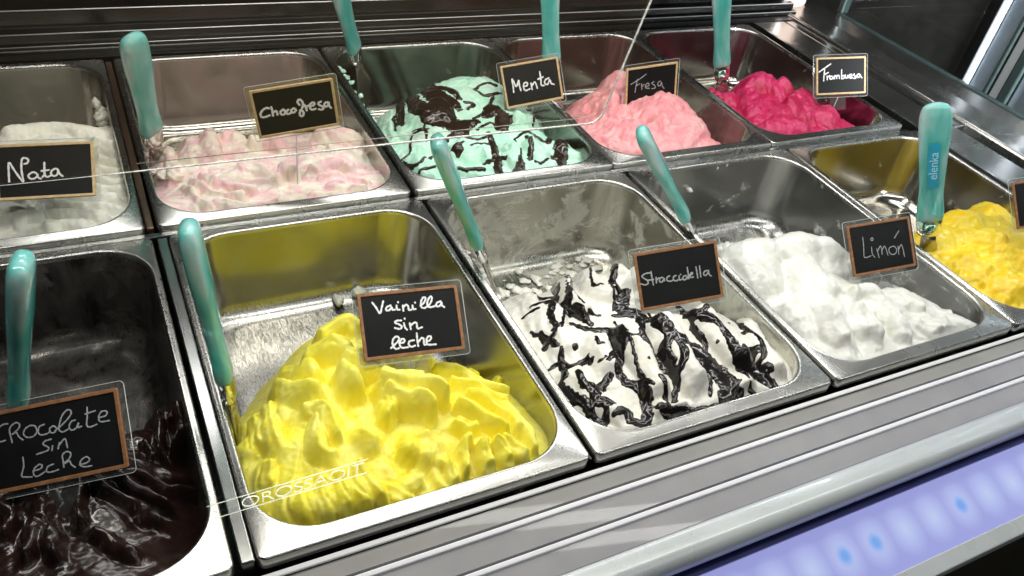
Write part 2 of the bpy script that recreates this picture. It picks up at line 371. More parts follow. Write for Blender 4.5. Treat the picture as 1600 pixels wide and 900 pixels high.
# handwriting of each card (mm on its board) and the stance of the card (yaw, pitch, roll, x, y, z)
CARD = {
 'nata': ((-0.237,-0.9121,0.0665,-0.0883,0.4295,0.0391),
  [[(-29.8,-8.8),(-29.9,0.0),(-29.8,8.0),(-28.5,8.3),(-25.3,1.5),(-19.3,-8.9),(-18.7,-7.7),(-19.7,2.1),(-19.2,10.9),(-17.5,13.0),(-14.5,11.9),(-14.0,9.7),(-15.4,7.6),(-17.3,7.4)],[(-7.9,-2.1),(-10.4,-0.9),(-13.5,-2.7),(-14.3,-4.8),(-12.5,-7.1),(-9.5,-6.9),(-7.2,-4.8),(-7.1,-2.6),(-6.9,-5.7),(-4.3,-7.6)],[(-1.1,7.6),(-1.2,2.8),(-1.2,-3.4),(0.6,-6.1),(3.6,-5.0)],[(-3.7,-0.2),(2.3,0.4)],[(-3.0,-5.9),(-0.9,-3.4)],[(9.8,0.4),(7.6,1.4),(4.6,-0.6),(4.1,-3.7),(5.9,-5.5),(8.5,-4.8),(9.7,-2.2),(9.7,-0.0),(11.2,-4.1),(13.3,-6.1)]]),
 'choco': ((-0.1049,0.016,0.1485,0.1368,0.427,0.0809),
  [[(-24.9,5.0),(-27.2,5.9),(-30.9,4.3),(-33.8,0.5),(-33.3,-3.0),(-30.1,-3.6),(-25.6,-2.5)],[(-22.5,6.0),(-22.3,1.7),(-22.5,-3.6)],[(-22.2,-0.3),(-19.4,1.1),(-18.2,-0.1),(-18.2,-3.4)],[(-12.3,1.2),(-14.8,-0.7),(-14.5,-3.7),(-12.0,-4.1),(-10.3,-1.6),(-11.5,1.1),(-12.3,1.2)],[(-7.1,0.2),(-8.9,-0.9),(-9.4,-3.6),(-7.5,-4.5),(-5.2,-3.5)],[(-2.0,0.7),(-4.3,-0.8),(-4.4,-3.4),(-1.9,-3.6),(-0.0,-1.6),(-1.2,0.5),(-2.0,0.7)],[(4.3,3.3),(3.0,6.8),(4.9,9.2),(7.0,7.4),(7.8,3.6),(6.1,-0.8),(3.3,-5.1),(3.2,-8.4),(5.2,-9.3),(6.8,-6.7),(6.1,-3.7),(3.7,-2.8)],[(9.1,2.4),(9.9,-0.6),(10.2,-4.0)],[(10.1,-0.6),(11.8,0.9),(13.9,1.0)],[(14.1,0.0),(18.0,0.7),(18.7,2.9),(16.7,3.6),(14.4,1.8),(13.8,-1.8),(15.6,-4.1),(19.0,-3.7)],[(25.3,3.1),(22.7,2.2),(23.2,-0.3),(25.8,-2.2),(26.7,-4.7),(24.9,-5.8),(22.1,-4.8)],[(31.6,1.4),(29.1,1.0),(28.0,-1.6),(29.4,-3.3),(31.6,-2.3),(32.6,0.8),(32.7,-3.0),(34.3,-5.7)]]),
 'menta': ((-0.0739,-0.5156,0.1229,0.4595,0.5242,0.0364),
  [[(-27.4,-7.5),(-26.8,0.7),(-27.0,8.4),(-25.2,5.3),(-22.5,-1.4),(-18.2,5.6),(-18.2,-0.7),(-17.3,-7.1)],[(-12.7,-3.0),(-7.8,-2.4),(-7.2,1.0),(-11.2,1.0),(-13.1,-3.6),(-11.2,-8.1),(-4.7,-7.1)],[(-2.0,-0.5),(-1.8,-8.3)],[(-1.9,-4.8),(3.0,0.1),(4.8,-3.1),(5.5,-8.1)],[(12.3,11.4),(12.4,2.8),(11.8,-4.9),(15.6,-6.3)],[(8.3,2.8),(15.9,4.4)],[(23.7,1.8),(18.5,0.4),(16.9,-3.6),(20.6,-5.6),(24.6,-0.5),(25.7,-5.0),(29.5,-7.1)]]),
 'fresa': ((-0.0623,-0.2391,0.086,0.6378,0.5111,0.0257),
  [[(-9.4,15.5),(-19.6,10.0),(-32.4,4.8)],[(-22.3,10.3),(-24.5,0.7),(-25.4,-6.8)],[(-23.6,2.1),(-18.5,3.8)],[(-15.8,3.4),(-14.9,-4.4)],[(-15.1,-0.5),(-11.3,2.1)],[(-9.4,-1.3),(-4.1,-0.4),(-5.1,2.8),(-8.6,1.7),(-9.3,-2.8),(-2.9,-4.4)],[(3.7,3.9),(0.3,2.1),(5.0,-1.6),(6.1,-4.9),(0.7,-5.4)],[(13.7,3.4),(10.2,1.6),(10.4,-2.3),(14.1,-2.8),(15.6,1.6),(16.9,-3.2),(20.3,-7.6)]]),
 'framb': ((-0.2877,-0.5603,0.0941,0.9346,0.4596,0.0419),
  [[(-16.9,17.1),(-26.2,11.7),(-35.7,6.2)],[(-26.5,9.6),(-27.6,1.7),(-28.2,-6.5)],[(-26.6,2.5),(-20.6,5.2)],[(-22.7,0.2),(-22.4,-5.0)],[(-22.3,-1.9),(-18.3,0.9)],[(-14.8,-0.0),(-17.8,-1.2),(-18.1,-3.8),(-15.4,-4.3),(-12.9,-1.4),(-12.5,-4.0)],[(-10.9,0.3),(-10.5,-4.1)],[(-10.4,-1.5),(-7.9,0.6),(-7.0,-3.8)],[(-7.0,-1.2),(-4.0,0.9),(-2.6,-3.9)],[(0.9,8.3),(0.7,1.6),(0.9,-4.4)],[(0.9,-1.0),(3.8,0.2),(5.3,-2.0),(3.9,-4.1),(0.9,-4.3)],[(6.8,0.9),(7.3,-2.9),(9.8,-3.4),(11.2,0.4),(11.7,-3.1)],[(13.2,-2.3),(17.1,-1.1),(17.1,1.0),(14.6,1.1),(13.2,-1.8),(15.2,-4.1),(18.6,-3.3)],[(21.4,1.7),(20.5,0.5),(23.0,-1.7),(23.6,-4.3),(20.7,-4.4)],[(29.3,1.5),(26.4,0.3),(26.0,-2.7),(29.0,-3.2),(30.8,0.6),(31.9,-2.0),(34.0,-4.2)]]),
 'pchoc': ((-0.5463,-0.806,0.3702,-0.1021,0.1138,0.0282),
  [[(-27.9,17.1),(-30.6,17.2),(-34.3,15.4),(-36.2,11.6),(-34.5,6.8),(-30.7,6.8)],[(-26.7,4.6),(-27.4,12.1),(-25.8,15.3),(-22.6,16.7),(-20.6,15.0),(-22.0,12.2),(-26.1,9.7)],[(-26.1,9.7),(-23.3,10.4),(-22.1,7.5),(-19.8,4.8)],[(-14.1,13.1),(-17.4,11.6),(-18.9,8.5),(-16.9,5.9),(-13.0,5.8),(-10.4,8.3),(-11.1,12.0),(-14.1,13.1)],[(-5.2,12.0),(-8.5,11.0),(-9.6,8.1),(-8.4,5.7),(-4.4,5.6),(-2.3,6.5)],[(0.1,9.9),(-2.1,8.6),(-2.0,6.0),(0.3,5.5),(2.2,7.7),(0.4,9.8)],[(1.2,6.6),(5.5,9.1),(10.9,13.3),(12.7,16.4),(10.7,18.2),(7.2,15.9),(4.6,11.1),(3.6,6.5),(5.8,4.7),(9.1,5.7)],[(14.5,10.7),(11.6,10.0),(10.0,6.8),(11.4,4.7),(14.3,5.4),(16.3,8.5),(15.5,5.6),(18.0,5.9)],[(23.1,17.3),(22.2,10.8),(21.2,6.1),(23.0,4.3),(27.6,5.1)],[(21.3,13.2),(27.9,14.0)],[(29.8,9.1),(33.9,9.5),(35.1,12.0),(31.9,12.7),(29.4,9.6),(30.2,6.3),(35.9,5.9)],[(-2.2,1.6),(-6.2,1.2),(-7.6,-0.7),(-4.7,-3.1),(-5.4,-5.1),(-12.5,-6.1)],[(-1.9,-2.8),(-2.7,-5.7)],[(1.3,-5.3),(2.6,-1.7)],[(1.9,-3.7),(5.1,-0.5),(6.7,-0.4),(7.2,-5.8)],[(-21.3,-6.2),(-21.5,-11.8),(-23.6,-17.7),(-21.1,-19.0),(-17.3,-19.7)],[(-16.1,-16.1),(-11.8,-15.8),(-10.0,-14.1),(-11.8,-12.8),(-15.2,-15.0),(-16.0,-18.3),(-13.9,-20.1),(-8.9,-18.2)],[(-3.0,-14.4),(-6.6,-15.3),(-7.8,-18.1),(-5.1,-19.2),(-0.3,-18.6)],[(3.3,-17.7),(3.3,-13.3),(3.5,-9.8),(6.5,-8.3),(8.7,-10.1),(7.1,-13.3),(3.7,-15.1)],[(4.0,-15.6),(7.3,-14.7),(8.2,-17.1),(10.3,-19.3)],[(13.2,-18.3),(17.7,-18.0),(19.9,-16.3),(18.2,-14.1),(14.8,-15.5),(13.6,-18.4),(16.2,-20.3),(20.6,-20.5)]]),
 'vain': ((-0.1786,-0.8747,0.0321,0.1518,0.1377,0.045),
  [[(-28.8,18.5),(-26.5,14.7),(-23.9,9.5),(-22.1,13.4),(-20.2,18.7)],[(-14.8,14.8),(-17.9,13.8),(-18.8,11.5),(-16.5,11.1),(-14.1,13.4),(-14.0,11.3),(-11.9,11.1)],[(-10.2,14.3),(-10.2,11.3),(-8.2,10.7)],[(-8.8,16.9),(-8.7,16.6)],[(-5.2,13.8),(-5.4,9.5)],[(-5.0,12.5),(-2.6,14.1),(-1.1,12.5),(-1.1,9.9),(1.0,9.7)],[(2.3,13.0),(2.5,10.1),(4.5,9.9)],[(4.6,15.2),(4.7,14.9)],[(8.6,11.9),(11.9,14.5),(13.5,17.8),(11.6,18.4),(9.5,15.2),(9.2,11.0),(11.7,9.8)],[(11.7,9.8),(16.4,12.8),(18.5,16.9),(17.7,18.7),(15.1,15.9),(14.1,11.3),(17.0,10.1),(20.0,10.7)],[(25.3,14.0),(22.1,13.0),(21.3,10.5),(23.9,10.3),(26.0,13.1),(25.7,10.9),(27.6,9.0)],[(-8.0,2.1),(-11.4,2.3),(-13.2,1.0),(-10.1,-0.8),(-8.2,-2.9),(-10.1,-4.4),(-13.8,-3.2)],[(-6.2,-0.2),(-5.8,-3.6),(-4.4,-5.7)],[(-5.3,3.5),(-5.2,2.9)],[(-1.6,-0.7),(-1.4,-5.6)],[(-1.5,-2.8),(2.2,-0.7),(3.8,-1.7),(3.9,-5.6),(7.6,-5.1)],[(-18.7,-18.6),(-17.3,-17.5),(-12.6,-13.9),(-11.5,-11.5),(-13.4,-10.0),(-16.1,-11.8),(-17.1,-15.9),(-15.4,-19.4),(-12.5,-19.4)],[(-12.0,-15.6),(-8.2,-15.2),(-7.5,-13.2),(-9.5,-12.5),(-11.6,-15.7),(-10.4,-19.2),(-5.3,-19.4)],[(-0.0,-14.5),(-3.5,-14.9),(-4.6,-17.3),(-2.8,-19.4),(0.3,-18.8)],[(2.8,-9.3),(2.6,-13.9),(2.7,-19.5)],[(3.0,-16.5),(6.1,-13.5),(7.7,-14.5),(7.5,-18.7),(9.6,-19.0)],[(10.0,-16.5),(12.6,-15.9),(13.8,-13.5),(11.7,-12.8),(9.7,-15.6),(10.5,-19.1),(16.8,-19.8)]]),
 'strac': ((-0.349,-0.6614,0.209,0.4076,0.1286,0.0428),
  [[(-26.4,6.8),(-30.7,7.0),(-34.7,5.4),(-34.0,3.5),(-30.6,0.6),(-30.1,-2.2),(-33.1,-3.1),(-37.1,-1.5)],[(-25.7,7.9),(-25.7,1.6),(-25.4,-4.4)],[(-30.2,0.5),(-24.4,0.5)],[(-21.8,1.9),(-22.2,-3.1)],[(-21.9,-0.4),(-19.1,1.0)],[(-15.7,0.9),(-18.2,0.4),(-19.1,-2.4),(-16.8,-3.1),(-14.4,-0.2),(-14.3,-2.5)],[(-8.9,1.2),(-11.5,0.2),(-11.9,-2.5),(-9.2,-3.8),(-6.7,-3.3)],[(-2.8,0.6),(-5.3,-0.4),(-5.7,-3.0),(-3.5,-4.3),(-1.5,-3.7)],[(-0.0,-0.3),(-0.1,-4.0),(1.9,-3.8)],[(1.6,1.0),(1.8,0.6)],[(6.7,-1.0),(4.2,-1.5),(3.3,-4.1),(5.6,-4.6),(7.9,-2.1),(8.1,-4.4)],[(8.9,6.1),(9.0,0.5),(9.3,-4.1)],[(9.6,-1.9),(13.0,-0.6),(12.7,0.8),(10.6,-0.7),(11.1,-3.5),(13.5,-3.5)],[(17.3,5.2),(17.5,0.0),(17.5,-5.0)],[(20.8,5.5),(20.7,0.4),(20.6,-4.6)],[(27.2,0.3),(24.7,-0.4),(23.6,-2.8),(25.6,-4.1),(28.1,-1.7),(28.7,0.5),(29.0,-3.7),(30.7,-5.4)]]),
 'limon': ((-0.1688,-0.7274,0.0829,0.6602,0.1142,0.0376),
  [[(-22.1,12.3),(-22.4,4.9),(-23.4,-2.9),(-23.8,-7.8),(-20.2,-8.7),(-15.1,-7.7)],[(-12.9,0.9),(-13.2,-6.2),(-10.7,-10.1)],[(-10.6,10.3),(-12.4,9.3),(-11.6,7.6),(-9.6,8.0),(-9.9,10.1),(-10.6,10.3)],[(-6.9,-1.7),(-6.1,-6.3),(-5.4,-11.1)],[(-6.1,-4.5),(-2.1,0.3),(-0.8,-1.7),(-1.0,-8.4)],[(-0.6,-4.4),(3.2,-0.5),(4.9,-3.4),(6.2,-10.3)],[(14.1,-2.0),(9.4,-3.1),(8.2,-6.6),(10.9,-10.1),(16.0,-9.9),(18.3,-6.2),(16.2,-2.7),(14.1,-2.0)],[(24.6,12.8),(21.2,9.6),(17.8,6.1)],[(20.6,-2.9),(20.2,-11.4)],[(20.5,-6.5),(24.7,-2.1),(26.3,-5.5),(26.9,-14.7)]]),
 'mango': ((-0.3804,-0.6683,0.2182,0.8953,0.1014,0.0646),
  []),
}
# ice cream bodies: control points (x, y, height) and spatula folds, metres in the pan's own frame
CTRL = {
 'P1': [(0.0,0.0,-0.02),(0.03,0.02,-0.012),(0.08,0.012,-0.006),(0.14,0.012,-0.008),(0.2,0.014,-0.006),(0.245,0.04,-0.02),(0.015,0.06,-0.015),(0.05,0.07,0.0),(0.1,0.06,0.004),(0.15,0.05,-0.004),(0.19,0.05,0.004),(0.23,0.09,-0.022),(0.02,0.12,-0.022),(0.05,0.13,-0.004),(0.1,0.11,0.01),(0.15,0.1,0.008),(0.19,0.1,0.0),(0.225,0.13,-0.035),(0.03,0.17,-0.05),(0.08,0.175,0.003),(0.115,0.19,0.007),(0.15,0.17,0.002),(0.19,0.14,-0.022),(0.08,0.215,-0.03),(0.13,0.225,-0.035),(0.19,0.175,-0.06),(0.03,0.22,-0.1),(0.1,0.26,-0.1),(0.18,0.23,-0.1),(0.24,0.2,-0.1),(0.0,0.3,-0.13),(0.12,0.32,-0.13),(0.25,0.3,-0.13)],
 'P2': [(0.0,0.0,-0.014),(0.05,0.012,-0.006),(0.12,0.012,-0.006),(0.2,0.014,-0.008),(0.25,0.03,-0.02),(0.01,0.07,-0.012),(0.06,0.07,0.004),(0.12,0.07,0.01),(0.18,0.06,0.004),(0.235,0.08,-0.018),(0.01,0.13,-0.02),(0.06,0.13,-0.002),(0.12,0.13,0.008),(0.18,0.12,0.006),(0.225,0.13,-0.024),(0.02,0.19,-0.03),(0.07,0.19,-0.02),(0.13,0.19,0.0),(0.18,0.17,-0.006),(0.03,0.235,-0.055),(0.09,0.235,-0.05),(0.15,0.225,-0.035),(0.2,0.21,-0.07),(0.04,0.28,-0.092),(0.12,0.275,-0.1),(0.2,0.26,-0.11),(0,0.34,-0.12),(0.12,0.33,-0.13),(0.25,0.33,-0.14)],
 'P3': [(0.0,0.0,-0.014),(0.05,0.012,-0.006),(0.12,0.012,-0.006),(0.2,0.014,-0.008),(0.25,0.03,-0.03),(0.01,0.07,-0.01),(0.06,0.07,0.004),(0.12,0.07,0.0),(0.18,0.06,-0.006),(0.235,0.07,-0.045),(0.01,0.13,-0.012),(0.06,0.13,0.0),(0.12,0.12,0.0),(0.17,0.11,-0.012),(0.22,0.12,-0.06),(0.02,0.18,0.006),(0.07,0.185,0.004),(0.12,0.18,0.004),(0.17,0.16,-0.016),(0.03,0.235,-0.06),(0.08,0.235,-0.06),(0.13,0.23,-0.06),(0.19,0.2,-0.08),(0.05,0.28,-0.1),(0.12,0.275,-0.11),(0.2,0.26,-0.12),(0,0.34,-0.13),(0.12,0.33,-0.13),(0.25,0.33,-0.14)],
 'P4': [(0.0,0.0,-0.012),(0.06,0.012,-0.006),(0.14,0.012,-0.006),(0.24,0.02,-0.01),(0.01,0.07,-0.008),(0.07,0.08,0.006),(0.14,0.08,0.006),(0.23,0.09,-0.006),(0.01,0.13,-0.012),(0.07,0.14,0.002),(0.14,0.14,0.006),(0.22,0.15,-0.01),(0.04,0.175,-0.02),(0.1,0.185,-0.01),(0.2,0.2,-0.02),(0.04,0.21,-0.1),(0.12,0.225,-0.1),(0.2,0.24,-0.1),(0,0.3,-0.13),(0.12,0.33,-0.13),(0.25,0.33,-0.14)],
 'P0': [(0.0,0.0,-0.012),(0.06,0.012,-0.01),(0.14,0.012,-0.01),(0.21,0.012,-0.012),(0.25,0.03,-0.03),(0.01,0.07,-0.02),(0.07,0.07,-0.012),(0.14,0.07,-0.012),(0.2,0.07,-0.022),(0.24,0.08,-0.05),(0.01,0.13,-0.03),(0.1,0.13,-0.02),(0.17,0.13,-0.02),(0.21,0.14,-0.03),(0.245,0.14,-0.05),(0.19,0.165,-0.05),(0.235,0.175,-0.04),(0.1,0.18,-0.06),(0.02,0.18,-0.06),(0.2,0.2,-0.1),(0.1,0.23,-0.11),(0,0.3,-0.13),(0.12,0.33,-0.13),(0.25,0.33,-0.14)],
 'B0': [(0.1,0.0,-0.012),(0.16,0.012,-0.01),(0.21,0.014,-0.012),(0.25,0.03,-0.02),(0.1,0.08,-0.012),(0.17,0.08,-0.01),(0.235,0.08,-0.016),(0.1,0.16,-0.01),(0.17,0.16,-0.008),(0.235,0.17,-0.016),(0.1,0.22,-0.008),(0.17,0.22,-0.008),(0.235,0.22,-0.014),(0.1,0.27,-0.075),(0.2,0.27,-0.075),(0,0.0,-0.012),(0,0.16,-0.01),(0,0.3,-0.12),(0.12,0.34,-0.13),(0.25,0.34,-0.14)],
 'B1': [(0.0,0.0,-0.014),(0.05,0.012,-0.012),(0.12,0.012,-0.012),(0.2,0.014,-0.012),(0.25,0.03,-0.02),(0.01,0.07,-0.016),(0.07,0.07,-0.012),(0.14,0.07,-0.012),(0.235,0.08,-0.02),(0.01,0.13,-0.03),(0.07,0.14,-0.018),(0.14,0.14,-0.018),(0.225,0.14,-0.02),(0.02,0.17,-0.028),(0.09,0.18,-0.016),(0.15,0.175,-0.016),(0.22,0.17,-0.014),(0.06,0.215,-0.055),(0.14,0.21,-0.05),(0.22,0.205,-0.045),(0,0.28,-0.13),(0.12,0.3,-0.13),(0.25,0.3,-0.13)],
 'B2': [(0.0,0.0,-0.014),(0.05,0.012,-0.01),(0.12,0.012,-0.01),(0.2,0.014,-0.01),(0.25,0.03,-0.02),(0.01,0.07,-0.014),(0.07,0.07,-0.0),(0.14,0.07,0.0),(0.235,0.07,-0.02),(0.01,0.15,-0.028),(0.07,0.14,0.004),(0.14,0.14,0.008),(0.2,0.12,-0.004),(0.235,0.14,-0.04),(0.02,0.21,-0.045),(0.08,0.21,0.0),(0.13,0.22,0.008),(0.18,0.2,0.01),(0.23,0.19,-0.02),(0.03,0.26,-0.075),(0.1,0.26,-0.04),(0.18,0.25,-0.016),(0.1,0.3,-0.1),(0.2,0.28,-0.1),(0,0.34,-0.13),(0.12,0.35,-0.14),(0.25,0.34,-0.14)],
 'B3': [(0.0,0.0,-0.014),(0.05,0.012,-0.01),(0.12,0.012,-0.012),(0.2,0.014,-0.012),(0.25,0.03,-0.04),(0.01,0.07,-0.012),(0.07,0.08,-0.002),(0.13,0.07,0.002),(0.19,0.07,-0.008),(0.235,0.07,-0.06),(0.01,0.14,-0.02),(0.07,0.14,-0.01),(0.13,0.14,0.004),(0.19,0.13,-0.01),(0.03,0.2,-0.055),(0.08,0.2,-0.02),(0.12,0.2,0.0),(0.17,0.18,-0.02),(0.22,0.15,-0.08),(0.05,0.26,-0.1),(0.13,0.25,-0.1),(0.2,0.22,-0.1),(0,0.34,-0.13),(0.12,0.35,-0.14),(0.25,0.34,-0.14)],
 'B4': [(0.0,0.0,-0.016),(0.05,0.012,-0.01),(0.12,0.012,-0.01),(0.2,0.014,-0.014),(0.25,0.03,-0.07),(0.01,0.06,-0.014),(0.07,0.07,-0.002),(0.13,0.06,-0.002),(0.2,0.06,-0.015),(0.02,0.12,-0.015),(0.08,0.13,0.0),(0.14,0.13,-0.0),(0.2,0.11,-0.03),(0.03,0.17,-0.03),(0.08,0.18,-0.02),(0.14,0.18,-0.01),(0.2,0.16,-0.06),(0.05,0.23,-0.1),(0.13,0.24,-0.1),(0.2,0.22,-0.1),(0,0.34,-0.13),(0.12,0.35,-0.14),(0.25,0.34,-0.14)],
}
